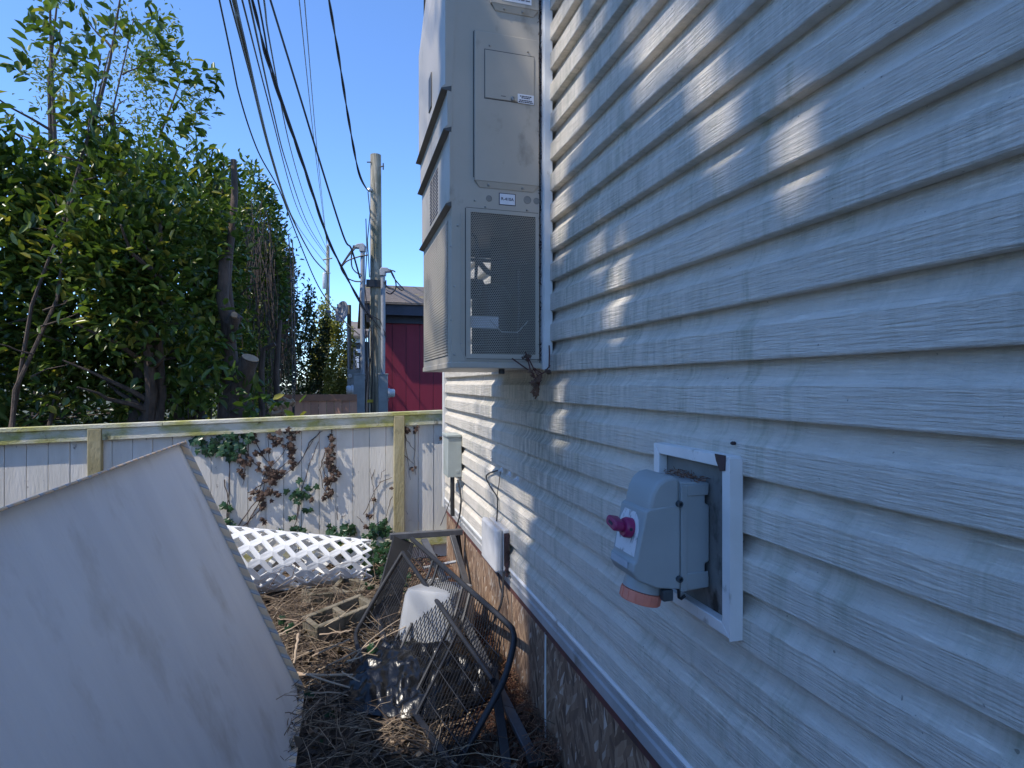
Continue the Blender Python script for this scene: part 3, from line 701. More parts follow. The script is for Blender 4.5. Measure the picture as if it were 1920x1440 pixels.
cover([(0.7565, 1.072), (0.7565, 1.27), (0.682, 1.262), (0.672, 1.256), (0.648, 1.142), (0.642, 1.137), (0.640, 1.118), (0.652, 1.098), (0.70, 1.078)], BY0 - 0.004, BY1 + 0.002, 'front_cover', 0.005, taper=0.09)
cover([(0.7565, 1.25), (0.7565, 1.329), (0.740, 1.335), (0.720, 1.332), (0.703, 1.321), (0.690, 1.301), (0.682, 1.274), (0.6785, 1.25)], BY0 - 0.0035, BY1 + 0.0015, 'dome_cover', 0.009, taper=0.12)
for z in (1.272, 1.098):
    mb = MB(); mb.lathe((0.752, BY0 - 0.002, z), (0, -1, 0), [(0.0075, 0), (0.0075, 0.010), (0.0045, 0.0105), (0.0045, 0.003)], 14); mb.build('cover_screw', M['inlet_dark'], pi_, smooth=True)
# front face plane from (0.672,1.256) to (0.648,1.142)
fd = V((0.648 - 0.672, 0, 1.142 - 1.256)).normalized(); fnrm = V((-1, 0, 0.21)).normalized()
def fpt(y, z, out): 
    k = (1.256 - z) / (1.256 - 1.142); return V((0.672 - 0.024 * k, y, z)) + fnrm * out
mb = MB(); pl = []
for (y, z) in ((1.222, 1.15), (1.318, 1.15), (1.322, 1.19), (1.318, 1.225), (1.305, 1.247), (1.25, 1.247), (1.232, 1.232), (1.223, 1.21)): pl.append(fpt(y, z, 0.0004))
mb.prism(pl, fnrm * 0.0012); mb.build('worn_plate', M['worn_label'], pi_)
mb = MB()
def lpt(y, z): return V((0.640 - 0.0004 + (z - 1.118) * 0.105, y, z))
mb = MB(); mb.prism([V((0.6395, 1.235, 1.121)), V((0.6395, 1.32, 1.121)), V((0.6415, 1.32, 1.1365)), V((0.6415, 1.235, 1.1365))], (-0.002, 0, 0)); mb.build('blank_label', M['plain_label'], pi_)
kc = fpt(1.262, 1.2075, 0.0)
mb = MB(); mb.lathe(kc, fnrm, [(0.024, 0.001), (0.024, 0.016), (0.021, 0.021), (0.012, 0.0215)], 24); kb = mb.build('knob', M['purple'], pi_, smooth=True)
ka = (V((0, 1, 0.25))).normalized(); kn = fnrm.cross(ka).normalized()
mb = MB(); pl = []
for i in range(16):
    t = 2 * math.pi * i / 16; L = 0.019 if math.cos(t) > 0 else 0.008
    pl.append(kc + fnrm * 0.0212 + ka * (0.008 + (L if math.cos(t) > 0 else -L) + 0.0125 * math.cos(t)) + kn * 0.0125 * math.sin(t))
mb.prism(pl, fnrm * 0.026); mb.build('knob_grip', M['purple'], kb, bevel=0.003)
mb = MB(); mb.obox(kc + fnrm * 0.0476 + ka * 0.014, ka * 0.010, kn * 0.0035, fnrm * 0.0006); mb.build('grip_slot', M['ink'], kb)
mb = MB(); mb.lathe(kc + V((0, -0.0235, 0)) + fnrm * 0.012, (0, -1, 0), [(0.004, 0), (0.004, 0.0012)], 10); mb.build('knob_hole', M['ink'], kb)
# socket under the box
sc = V((0.70, 1.27, 1.075)); sdn = V((-0.25, 0, -1)).normalized()
mb = MB(); mb.lathe(sc, sdn, [(0.045, -0.012), (0.047, 0.018), (0.042, 0.02)], 28); mb.build('socket_collar', M['inlet'], pi_, smooth=True)
mb = MB(); mb.lathe(sc + sdn * 0.0195, sdn, [(0.044, 0), (0.0485, 0.001), (0.0485, 0.024), (0.047, 0.0275), (0.038, 0.0275), (0.037, 0.006)], 36); rg = mb.build('socket_ring', M['red_ring'], pi_, smooth=True)
for i in range(16):
    t = 2 * math.pi * i / 16; a = sdn.cross(V((0, 1, 0))).normalized(); b = V((0, 1, 0)); d = a * math.cos(t) + b * math.sin(t)
    mb = MB(); mb.obox(sc + sdn * 0.033 + d * 0.0487, d * 0.0012, sdn.cross(d) * 0.0013, sdn * 0.011); mb.build('ring_rib', M['red_ring'], rg)
mb = MB(); mb.tube([(0.757, BY0 + 0.004, 1.07), (0.757, BY0 + 0.003, 1.052), (0.765, BY0 + 0.006, 1.047), (0.775, BY0 + 0.006, 1.053)], 0.004, 8); mb.build('hinge_hook', M['black_metal'], pi_, smooth=True)
mb = MB(); mb.box(0.716, 0.742, BY0 + 0.001, BY0 + 0.02, 1.045, 1.072); mb.build('socket_hinge', M['inlet_dark'], pi_, bevel=0.003)

# ------------------------------------------------------------------ boxes and cables on the wall
jb = thing('junction_box', (W, 3.11, 0.56), 'dirty white plastic junction box low on the siding', 'junction box')
JY0, JY1 = 2.95, 3.27
mb = MB(); mb.box(W - 0.035, W + 0.004, JY0 + 0.003, JY1 - 0.003, 0.567, 0.79); mb.build('box_base', M['jbox'], jb, bevel=0.012, seg=3)
mb = MB(); mb.box(W - 0.078, W - 0.0355, JY0, JY1, 0.564, 0.793); mb.build('box_lid', M['jbox'], jb, bevel=0.016, seg=3)
mb = MB(); mb.box(W - 0.030, W - 0.002, JY0 + 0.001, JY0 + 0.0026, 0.60, 0.77); mb.build('mud_stain', M['brown_tape'], jb)
mb = MB()
for i in range(60):
    a = V((W - rng.uniform(0.004, 0.02), JY0 - rng.uniform(0.0, 0.006), rng.uniform(0.55, 0.77))); mb.obox(a, V((rng.uniform(0.003, 0.008), 0, 0)), V((0, 0.003, 0)), V((0.002, 0, rng.uniform(0.003, 0.01))))
stuff(tag(mb.build('wasp_mud', M['brown_tape']), 'dark crumbly mud clinging behind the white junction box', 'mud'))
ub = thing('utility_box', (W, 4.32, 0.87), 'grey green metal utility box beside the far house corner', 'utility box')
mb = MB(); mb.box(W - 0.103, W - 0.0, 4.22, 4.42, 0.87, 1.16); mb.build('box_body', M['ubox'], ub, bevel=0.004)
mb = MB(); mb.box(W - 0.112, W + 0.0, 4.212, 4.43, 1.1605, 1.18); mb.build('box_hood', M['ubox'], ub, bevel=0.004)
mb = MB(); mb.lathe((W - 0.03, 4.2205, 0.91), (0, -1, 0), [(0.014, 0), (0.014, 0.002), (0.010, 0.003)], 14); mb.build('knockout', M['ubox'], ub)
mb = MB(); mb.tube([(W - 0.06, 4.27, 0.872), (W - 0.06, 4.27, 0.66), (W - 0.058, 4.268, 0.58)], 0.016, 10); mb.build('conduit_stub', M['black_rubber'], ub, smooth=True)
def cable(name, pts, r, mat, label, cat, group=None, n=6):
    # Catmull-Rom smoothing of the given points
    P = [V(p) for p in pts]; out = []
    for i in range(len(P) - 1):
        p0 = P[max(i - 1, 0)]; p1 = P[i]; p2 = P[i + 1]; p3 = P[min(i + 2, len(P) - 1)]
        for k in range(6):
            t = k / 6
            out.append(0.5 * ((2 * p1) + (p2 - p0) * t + (2 * p0 - 5 * p1 + 4 * p2 - p3) * t * t + (3 * p1 - p0 - 3 * p2 + p3) * t ** 3))
    out.append(P[-1])
    mb = MB(); mb.tube(out, r, n)
    o = mb.build(name, mat, smooth=True)
    return tag(o, label, cat, group)
wx = lambda px, py, d=0.012: at_x(px, py, W - d)
cable('cable', [wx(858, 900, 0.03), wx(864, 930, 0.02), wx(863, 960, 0.02), wx(857, 985, 0.03), wx(850, 1000, 0.06)], 0.006, M['wire'], 'black cable hanging from the bottom of the grey utility box', 'cable')
cable('cable', [wx(849, 905, 0.03), wx(843, 940, 0.05), wx(838, 955, 0.06), wx(826, 985, 0.08)], 0.003, M['alu_wire'], 'thin pale wire trailing from utility box towards the fence', 'cable')
cable('cable', [wx(937, 881, 0.008), wx(916, 888), wx(912, 897), wx(921, 915), wx(931, 930), wx(933, 945), wx(931, 980, 0.02)], 0.0042, M['wire'], 'thin dark cable looping down the siding into white junction box', 'cable')
cable('cable', [wx(938, 884, 0.008), wx(936, 905), wx(933, 922), wx(932, 935)], 0.0022, M['wire'], 'hair thin wire beside the looped cable on lit siding', 'cable')
cable('cable', [(W - 0.03, 2.96, 0.567), (W - 0.035, 2.95, 0.5), (W - 0.05, 2.93, 0.42), (W - 0.09, 2.93, 0.33), (W - 0.13, 2.95, 0.27)], 0.006, M['wire'], 'black cable curving down from the white junction box to the ground', 'cable')
cable('cable', [(W - 0.035, 3.06, 0.567), (W - 0.03, 3.04, 0.48), (W - 0.02, 3.0, 0.42)], 0.005, M['wire'], 'short black cable dropping straight below the white junction box', 'cable')
cl = []
for i, (px, py) in enumerate(((941, 881), (956, 889), (970, 898))):
    a = wx(px, py, 0.0); mb = MB(); mb.obox(a, (0.004, 0, 0), (0, 0.012, 0), (0, 0, 0.012)); mb.lathe(a + V((-0.004, 0, 0)), (-1, 0, -0.3), [(0.006, 0), (0.005, 0.012), (0.0075, 0.016)], 10)
    tag(mb.build('cable_clip', M['sticker'], smooth=False), ['white cable clip on the siding holding the loose wire', 'middle of three small white clips on the siding', 'small white clip on siding farthest from the loose wire'][i], 'clip', 'white clips on the siding')

# ------------------------------------------------------------------ white fence
FEY = 5.25
def ftop(x): return 1.31 + (x - 0.87) * 0.0285
fence = thing('fence', (0, FEY, 0), 'weathered white board fence with mossy cap rail', 'fence')
x = 0.93; k = 0
while x > -5.2:
    w_ = 0.139 + rng.uniform(-0.003, 0.003)
    x0 = x - w_ + 0.004
    yo = rng.uniform(-0.002, 0.002)
    mb = MB(); mb.prism([(x0, FEY + yo, 0.0), (x, FEY + yo, 0.0), (x, FEY + yo, ftop(x) - 0.02), (x0, FEY + yo, ftop(x0) - 0.02)], (0, 0.018, 0)); mb.build('board', M['fence_white'], fence, bevel=0.0015, seg=1)
    x -= w_
def rail(name, xa, xb, zo0, zo1, y0, y1, mat):
    mb = MB(); mb.prism([(xa, y0, ftop(xa) + zo0), (xb, y0, ftop(xb) + zo0), (xb, y0, ftop(xb) + zo1), (xa, y0, ftop(xa) + zo1)], (0, y1 - y0, 0)); return mb.build(name, mat, fence, bevel=0.003, seg=1)
PX_ = at_y(748.5, 800, FEY - 0.05).x
posts = [PX_, PX_ - 2.3, PX_ - 4.6]
segs = [(0.955, PX_ + 0.046), (PX_ - 0.046, posts[1] + 0.046), (posts[1] - 0.046, posts[2] + 0.046), (posts[2] - 0.046, -5.2)]
for a, b in segs:
    rail('top_rail', b, a, -0.118, -0.026, FEY - 0.04, FEY - 0.003, M['fence_moss'])
    rail('bottom_rail', b, a, -1.19, -1.10, FEY - 0.04, FEY - 0.003, M['fence_moss'])
caps = [0.955, PX_ + 0.4, -1.35, -3.4, -5.2]
for a, b in zip(caps[:-1], caps[1:]):
    rail('cap_board', b + 0.002, a, -0.0255, 0.006, FEY - 0.055, FEY + 0.04, M['fence_moss'])
for q in posts:
    mb = MB(); mb.box(q - 0.0455, q + 0.0455, FEY - 0.055, FEY - 0.003, -0.2, ftop(q) - 0.026); mb.build('post', M['fence_post'], fence, bevel=0.004)

# ------------------------------------------------------------------ maroon building behind
mh = thing('maroon_building', (3.5, 15.2, 0), 'maroon grooved siding building with navy fascia and mossy shingle roof', 'building')
MY = 13.3
mx0 = at_y(709, 700, MY).x
x = mx0
while x < 8:
    MB().box(x + 0.006, x + 0.30, MY - 0.015, MY, 0, 2.92).build('siding_panel', M['maroon'], mh, bevel=0.002, seg=1); x += 0.305
MB().box(mx0, 8, MY + 0.001, 18, 0, 3.2).build('wall_body', M['navy'], mh)
mb = MB(); mb.box(mx0 - 0.25, 8.3, MY - 0.09, MY - 0.018, 2.9, 3.13); mb.build('frieze_board', M['navy'], mh)
mb = MB(); mb.box(mx0 - 0.3, 8.3, MY - 0.36, MY - 0.3, 3.05, 3.27); mb.build('fascia', M['navy'], mh)
mb = MB(); mb.box(mx0 - 0.3, 8.3, MY - 0.299, MY + 0.1, 3.14, 3.18); mb.build('soffit', M['navy'], mh)
roofm = MB(); roofm.prism([(mx0 - 0.32, MY - 0.42, 3.275), (mx0 - 0.32, MY - 0.42, 3.31), (mx0 - 0.32, MY + 2.2, 4.1), (mx0 - 0.32, MY + 4.8, 3.31), (mx0 - 0.32, MY + 4.8, 3.2), (mx0 - 0.32, MY + 2.2, 4.05)], (8.5, 0, 0)); rf = roofm.build('roof', M['roof_shingle'], mh)
for i in range(17):
    y0 = MY - 0.42 + i * 0.154; z0 = 3.312 + i * 0.154 * (0.79 / 2.62)
    mb = MB(); mb.prism([(mx0 - 0.325, y0, z0 + 0.001), (mx0 - 0.325, y0, z0 + 0.012), (mx0 - 0.325, y0 + 0.17, z0 + 0.055), (mx0 - 0.325, y0 + 0.17, z0 + 0.05)], (8.51, 0, 0)); mb.build('shingle_course', M['roof_shingle'], rf)

# cedar fence behind
cf = thing('cedar_fence', (-0.7, 11.5, 0), 'low reddish cedar board fence behind the white fence', 'fence')
CY = 11.6
x = at_y(523, 750, CY).x; xe = at_y(664, 750, CY).x; ct = EYE - 19 / F * 11.4
n = 0
while x < xe:
    MB().box(x, x + 0.134, CY, CY + 0.02, 0, ct - 0.07 + rng.uniform(-0.004, 0.004)).build('board', M['cedar'], cf); x += 0.14
MB().box(at_y(523, 750, CY).x - 0.05, xe + 0.05, CY - 0.03, CY + 0.05, ct - 0.12, ct).build('cap_rail', M['cedar_dark'], cf)
MB().box(at_y(523, 750, CY).x - 0.09, at_y(523, 750, CY).x + 0.02, CY - 0.04, CY + 0.06, 0, ct - 0.122).build('post', M['cedar_dark'], cf)

# ------------------------------------------------------------------ near utility pole with meters
PT = 12.0
pole = thing('utility_pole', at(702, 720, PT) * 1.0, 'weathered grey wooden utility pole with service conduits', 'utility pole')
pole.location.z = 0
b0 = at(706, 850, PT); b0.z = 0; b1 = at(704.5, 291, PT)
mb = MB(); pts = [b0.lerp(b1, i / 12) for i in range(13)]
mb.tube(pts, [0.135 - 0.025 * i / 12 for i in range(13)], 16); mb.build('shaft', M['pole_wood'], pole, smooth=True)
mb = MB(); mb.tube([at(696, 304, PT - 0.1), at(688, 304, PT - 0.1)], 0.012, 6); mb.tube([at(712, 313, PT - 0.1), at(720, 311, PT - 0.1)], 0.012, 6); mb.tube([at(718.5, 306, PT - 0.1), at(718.5, 318, PT - 0.1)], 0.014, 6); mb.build('pole_bolt', M['black_metal'], pole)
mb = MB(); mb.lathe(at(692, 356, PT - 0.12), (-1, 0, 0), [(0.03, -0.06), (0.045, 0), (0.03, 0.03)], 10); mb.build('insulator', M['galv'], pole)
mb = MB(); mb.box(*sorted((at(686, 533, PT).x, at(724, 533, PT).x)), at(704, 533, PT).y - 0.16, at(704, 533, PT).y - 0.06, at(704, 540, PT).z, at(704, 527, PT).z); mb.build('standoff_bracket', M['black_metal'], pole)
a = at(694, 752, PT - 0.2); mb = MB(); mb.obox(a, (0.06, 0, 0), (0, 0.006, 0), (0, 0, 0.03)); mb.build('yellow_tag', M['yellow'], pole)
for (pxa, pxb) in ((690, 692), (696, 697.5), (687, 686)):
    mb = MB(); mb.tube([at(pxa, 620, PT - 0.17), at(pxb + 1, 680, PT - 0.18), at(pxb - 1, 770, PT - 0.18), at(pxb, 800, PT - 0.18)], 0.012, 5); mb.build('riser_cable', M['wire'], pole)
for (pts) in ([(686, 410), (688, 470), (684, 540), (690, 590), (700, 640), (692, 690)], [(690, 360), (694, 400), (689, 450), (693, 520)], [(683, 590), (676, 605), (682, 640), (700, 610), (716, 640), (722, 625), (712, 600), (694, 590)], [(675, 570), (700, 600), (718, 622), (724, 632)], [(686, 610), (684, 640), (690, 700), (686, 740)]):
    P = [at(px, py, PT - 0.2 - 0.01 * i) for i, (px, py) in enumerate(pts)]
    mb = MB(); mb.tube(P, 0.010, 5); mb.build('loose_cable', M['wire'], pole, smooth=True)
def service(xm, ytop, box_px, meter_side, head_dir, label, cab):
    g = thing('electric_meter', V((at(xm, 740, PT - 0.2).x, at(xm, 740, PT - 0.2).y, 0)), label, 'electric meter')
    t = PT - 0.22
    r = 0.045
    mb = MB(); mb.tube([at(xm, 708, t), at(xm + (1.5 if head_dir < 0 else -1.5) * -0.3, 600, t), at(xm, ytop + 12, t)], r, 12); mb.build('conduit', M['conduit'], g, smooth=True)
    mb = MB(); mb.lathe(at(xm, 708, t), (0, 0, -1), [(0.055, -0.02), (0.06, 0.03), (0.05, 0.05)], 12); mb.build('hub', M['conduit'], g)
    hd = at(xm, ytop + 12, t); sgn = head_dir
    sdv = V((C_, -S_, 0)) * sgn
    mb = MB(); pr = [(-0.055, -0.02), (-0.06, 0.06), (-0.02, 0.11), (0.1, 0.1), (0.17, 0.04), (0.17, 0.015), (0.06, 0.01), (0.055, -0.06), (-0.055, -0.06)]
    mb.prism([hd + sdv * a_ + V((0, 0, b_)) + V((S_, C_, 0)) * -0.06 for a_, b_ in pr], V((S_, C_, 0)) * 0.12); mb.build('weatherhead', M['conduit'], g, bevel=0.012)
    a = at(box_px[0], 703, t); b = at(box_px[1], 703, t)
    cx = (a + b) / 2
    mb = MB(); mb.box(min(a.x, b.x), max(a.x, b.x), cx.y - 0.08, cx.y + 0.06, 0.75, a.z); mb.build('meter_enclosure', M['meter_box'], g, bevel=0.008)
    mb = MB(); mb.box(min(a.x, b.x) - 0.01, max(a.x, b.x) + 0.01, cx.y - 0.09, cx.y + 0.07, a.z + 0.001, a.z + 0.025); mb.build('enclosure_hood', M['meter_box'], g, bevel=0.006)
    mcx = min(a.x, b.x) if meter_side < 0 else max(a.x, b.x)
    mz = at(xm, 737 if meter_side > 0 else 731, t).z
    mb = MB(); mb.lathe((mcx, cx.y, mz), (meter_side, 0, 0), [(0.10, 0), (0.10, 0.04), (0.085, 0.05), (0.085, 0.12), (0.07, 0.14)], 20); mb.build('meter_dial', M['meter_glass'], g, smooth=True)
    mb = MB(); mb.box(mcx - 0.01 if meter_side < 0 else mcx, mcx if meter_side < 0 else mcx + 0.01, cx.y - 0.1, cx.y + 0.08, mz - 0.16, mz - 0.11); mb.build('meter_flange', M['meter_box'], g)
    for c in cab:
        P = [at(px, py, t - 0.05) for px, py in c]
        out = [P[0]]
        for i in range(len(P) - 1):
            p0 = P[max(i - 1, 0)]; p1 = P[i]; p2 = P[i + 1]; p3 = P[min(i + 2, len(P) - 1)]
            for k in range(1, 6):
                q = k / 5
                out.append(0.5 * ((2 * p1) + (p2 - p0) * q + (2 * p0 - 5 * p1 + 4 * p2 - p3) * q * q + (3 * p1 - p0 - 3 * p2 + p3) * q ** 3))
        mb = MB(); mb.tube(out, 0.014, 6); mb.build('drip_loop', M['wire'], g, smooth=True)
    return g
service(680, 455, (663, 684), -1, -1, 'left electric meter box with tall conduit and weatherhead on pole', [[(666, 460), (655, 475), (641, 497), (640, 505), (650, 520), (664, 527), (676, 528)], [(663, 460), (659, 480), (660, 500), (668, 511), (676, 514)], [(668, 463), (652, 482), (640, 500), (650, 490), (664, 484), (678, 480), (690, 478)]])
service(718, 500, (709, 727), 1, 1, 'right electric meter box with shorter conduit and round weatherhead', [[(731, 505), (738, 520), (748, 533), (756, 541), (752, 544), (742, 536)], [(733, 507), (741, 525), (742, 540), (733, 551), (724, 548)], [(728, 506), (738, 508), (741, 510)], [(720, 528), (728, 540), (738, 541)]])
# cabinet and dish and far roof
cb = thing('meter_cabinet', V((at(660, 740, 13.5).x, at(660, 740, 13.5).y, 0)), 'blue grey meter cabinet behind the left electric meter', 'cabinet')
a = at(651, 693, 13.5); b = at(676, 693, 13.5)
mb = MB(); mb.box(a.x, b.x, a.y - 0.1, a.y + 0.1, 0.6, a.z); mb.build('cabinet_body', M['meter_box'], cb, bevel=0.01)
mb = MB(); q = at(656, 705, 13.5); mb.lathe((q.x, a.y - 0.105, q.z), (0, -1, 0), [(0.05, 0), (0.05, 0.03), (0.03, 0.04)], 14); mb.build('dial', M['meter_glass'], cb)
for px in (653.5, 664.5):
    mb = MB(); mb.tube([at(px, 693, 13.5), at(px - 0.5, 615 if px < 660 else 655, 13.5)], 0.022, 8); mb.build('conduit', M['conduit'], cb)
ds = thing('satellite_dish', V((at(655, 740, 14).x, at(655, 740, 14).y, 0)), 'grey satellite dish on a weathered post behind the pole', 'satellite dish')
mb = MB(); mb.tube([at(655, 840, 14), at(654.5, 572, 14)], 0.05, 10); mb.build('post', M['pole_wood'], ds, smooth=True)
dc = at(645, 585, 13.8); dn = V((-0.82, -0.55, 0.12)).normalized()
mb = MB(); mb.lathe(dc, dn, [(0.02, 0.0), (0.12, 0.012), (0.2, 0.035), (0.25, 0.06), (0.25, 0.068), (0.19, 0.045), (0.1, 0.02), (0.01, 0.012)], 28)
mb.v = [(x, y, dc.z + (z - dc.z) * 1.0) for x, y, z in mb.v]; mb.build('reflector', M['dish'], ds, smooth=True)
mb = MB(); mb.tube([dc + dn * 0.01, at(652, 590, 13.9), at(654, 600, 14)], 0.018, 6); mb.build('mount_arm', M['conduit'], ds)
mb = MB(); mb.tube([dc + V((0, 0, -0.25)) + dn * 0.06, dc + V((0, 0, -0.2)) + dn * 0.38, dc + V((0, 0, -0.1)) + dn * 0.42], 0.014, 6); mb.obox(dc + V((0, 0, -0.08)) + dn * 0.42, dn * 0.05, V((0, 0, 0.03)), dn.cross(Z) * 0.03); mb.build('feed_arm', M['dish'], ds)
fh = thing('far_house', V((at(672, 740, 22).x, at(672, 740, 22).y, 0)), 'dark far house with grey roof glimpsed left of the pole', 'house')
a = at(657, 640, 22); b = at(715, 640, 22)
MB().box(a.x, b.x, a.y, a.y + 5, 0, a.z).build('wall', M['house_grey'], fh)
mb = MB(); y0 = a.y - 0.3; mb.prism([(a.x - 0.1, y0, at(660, 634, 22).z), (b.x, y0, at(660, 634, 22).z), (b.x, y0 + 3, at(660, 606, 24.5).z), (a.x - 0.1, y0 + 3, at(660, 606, 24.5).z)], (0, 0, 0.08)); mb.build('roof', M['roof_shingle'], fh)
for (x0, x1, y0_, y1_) in ((662, 682, 632, 642), (664, 682, 654, 661), (666, 673, 668, 690)):
    p0 = at(x0, y0_, 21.9); p1_ = at(x1, y1_, 21.9)
    mb = MB(); mb.box(p0.x, p1_.x, a.y - 0.06, a.y - 0.005, p1_.z, p0.z); mb.build('window', M['sticker'], fh)

# far pole
fp = thing('far_utility_pole', V((at(614, 720, 40).x, at(614, 720, 40).y, 0)), 'distant utility pole with grey transformer above the hedge', 'utility pole')
mb = MB(); mb.tube([at(613, 776, 40), at(614, 640, 40), at(615, 464, 40)], [0.15, 0.14, 0.11], 10); mb.build('shaft', M['pole_wood'], fp, smooth=True)
c = at(608.5, 527, 39.8); mb = MB(); mb.lathe(c, (0, 0, 1), [(0.12, -0.52), (0.14, -0.5), (0.14, 0.5), (0.1, 0.56), (0.03, 0.6), (0.03, 0.85)], 14); mb.build('transformer', M['meter_glass'], fp, smooth=True)
mb = MB(); mb.tube([at(606, 487, 39.7), at(623, 484, 39.7)], 0.05, 6); mb.tube([at(610, 512, 39.7), at(620, 512, 39.7)], 0.03, 6); mb.build('crossarm', M['pole_wood'], fp)
mb = MB(); mb.lathe(at(614.5, 463, 39.8), (0, 0, 1), [(0.1, 0), (0.12, 0.1), (0.04, 0.2)], 10); mb.build('pole_cap', M['galv'], fp)

# ------------------------------------------------------------------ overhead wires
def wire(pts, r, label, mat='wire', group='overhead utility wires', n=6, tw=False):
    r *= 1.35
    P = [at(px, py, t) for px, py, t in pts]
    d = (P[0] - P[1]).normalized()
    P = [P[0] + d * 12 + V((0, 0, 0.6)), P[0] + d * 5] + P
    out = []
    for i in range(len(P) - 1):
        p0 = P[max(i - 1, 0)]; p1 = P[i]; p2 = P[i + 1]; p3 = P[min(i + 2, len(P) - 1)]
        for k in range(8):
            q = k / 8
            out.append(0.5 * ((2 * p1) + (p2 - p0) * q + (2 * p0 - 5 * p1 + 4 * p2 - p3) * q * q + (3 * p1 - p0 - 3 * p2 + p3) * q ** 3))
    out.append(P[-1])
    mb = MB()
    if tw:
        # resample finely and wind two conductors round each other
        fine = []
        for a, b in zip(out[:-1], out[1:]):
            m_ = max(1, int((b - a).length / 0.06))
            fine += [a.lerp(b, k / m_) for k in range(m_)]
        for ph in (0, math.pi):
            L = 0; q = []
            for i, p_ in enumerate(fine):
                if i: L += (p_ - fine[i - 1]).length
                ang = L * 2 * math.pi / 1.1 + ph
                q.append(p_ + V((math.cos(ang), 0, math.sin(ang))) * r * 0.9)
            mb.tube(q, r, 5)
    else: mb.tube(out, r, n)
    return tag(mb.build('overhead_wire', M[mat], smooth=True), label, 'wire', group)
thin = 'thin black overhead wire among the bundle crossing the upper left sky'
T0 = 9.5
wire([(431, 0, T0), (512, 299, 17), (545, 400, 26), (580, 455, 34), (613, 497, 39.8)], 0.012, 'leftmost thin black overhead wire in the bundle at upper left')
wire([(439, 0, T0), (455, 70, 11), (507, 287, 18), (545, 402, 27), (585, 480, 35), (612, 510, 39.8)], 0.030, 'thickest black overhead cable running past the hedge top')
wire([(454, 0, T0), (500, 180, 14), (551, 373, 24), (580, 435, 31), (613, 482, 39.8)], 0.012, 'thin black overhead wire right of the thickest cable')
wire([(467, 0, T0), (512, 208, 15), (538, 309, 20), (577, 420, 30), (613, 478, 39.8)], 0.014, 'thin black wire just left of the sagging service cable')
wire([(473, 0, T0), (504, 122, 10), (567, 306, 10.8), (612, 440, 11.3), (640, 500, 11.5), (677, 569, 11.7), (700, 600, 11.8)], 0.011, 'thick black service cable sagging down to the near pole', tw=True)
wire([(484, 0, T0), (508, 122, 10), (569, 306, 10.8), (612, 437, 11.3), (639, 498, 11.6)], 0.012, 'thin black wire close along the sagging service cable')
wire([(507, 0, T0), (567, 196, 10.2), (591, 275, 10.6), (643, 440, 11.3), (659, 467, 11.4), (675, 522, 11.7)], 0.014, 'single black wire running clear of the bundle to the near pole')
wire([(495, 0, T0), (508, 91, 12), (545, 280, 20), (579, 391, 30), (614, 470, 39.8)], 0.012, 'thin black wire between the service cable and open sky')
wire([(561, 0, 14), (590, 275, 25), (614, 468, 39.8)], 0.010, 'left of two faint grey wires high in the open sky', 'alu_wire')
wire([(571, 0, 14), (594, 275, 25), (614, 466, 39.8)], 0.010, 'right of two faint grey wires high in the open sky', 'alu_wire')
wire([(617, 0, T0), (634, 100, 10), (655, 232, 10.8), (673, 324, 11.6), (690, 358, 11.9)], 0.0095, 'twisted service drop wire reaching the near pole top', tw=True, group='service wires')
wire([(423, 55, 8), (450, 183, 9), (484, 284, 10), (524, 357, 11), (552, 430, 12), (596, 535, 12.6), (640, 596, 12.4), (674, 628, 11.9)], 0.009, 'slender wire passing in front of the pale feathery foliage')
for i, (pts, lab) in enumerate((([(541, 440, 10), (546, 520, 9.5), (549, 700, 9), (549, 776, 8.9)], 'left of two black cables hanging before the dark hedge'), ([(548, 450, 10), (551, 520, 9.5), (553, 700, 9), (551, 776, 8.9)], 'right of two black cables hanging before the dark hedge'))):
    P = [at(px, py, t) for px, py, t in pts]; P.append(V((P[-1].x, P[-1].y, 0.0)))
    cable('guy_cable', P, 0.009, M['wire'], lab, 'cable', 'hanging cables by the hedge')

# ------------------------------------------------------------------ foliage
def leaf_mesh(name, P, D, Nn, L, Wd, mat, parent, fold=0.25):
    n = len(P)
    D = D / np.linalg.norm(D, axis=1, keepdims=True)
    Sd = np.cross(D, Nn); Sd /= (np.linalg.norm(Sd, axis=1, keepdims=True) + 1e-9)
    U = np.cross(Sd, D)
    L = L[:, None]; Wd = Wd[:, None]
    v = np.stack([P, P + D * L * 0.3 + Sd * Wd * 0.5 + U * Wd * fold, P + D * L * 0.7 + Sd * Wd * 0.42 + U * Wd * fold * 0.8, P + D * L - U * L * 0.08,
                  P + D * L * 0.7 - Sd * Wd * 0.42 + U * Wd * fold * 0.8, P + D * L * 0.3 - Sd * Wd * 0.5 + U * Wd * fold], axis=1)
    off = wloc(parent)
    v = v.reshape(-1, 3) - np.array([off.x, off.y, off.z])
    base = (np.arange(n) * 6)[:, None]
    f = np.concatenate([base + np.array([[0, 1, 2, 3]]), base + np.array([[0, 3, 4, 5]])], axis=1).reshape(-1)
    me = bpy.data.meshes.new(name)
    me.vertices.add(n * 6); me.vertices.foreach_set('co', v.reshape(-1).astype(np.float32))
    me.loops.add(len(f)); me.loops.foreach_set('vertex_index', f.astype(np.int32))
    me.polygons.add(n * 2); me.polygons.foreach_set('loop_start', (np.arange(n * 2) * 4).astype(np.int32)); me.polygons.foreach_set('loop_total', np.full(n * 2, 4, np.int32))
    me.update(calc_edges=True); me.validate()
    me.materials.append(mat)
    o = bpy.data.objects.new(name, me); col.objects.link(o)
    if parent is not None: o.parent = parent
    return o
def rand_dirs(n):
    d = nrg.normal(size=(n, 3)); return d / np.linalg.norm(d, axis=1, keepdims=True)
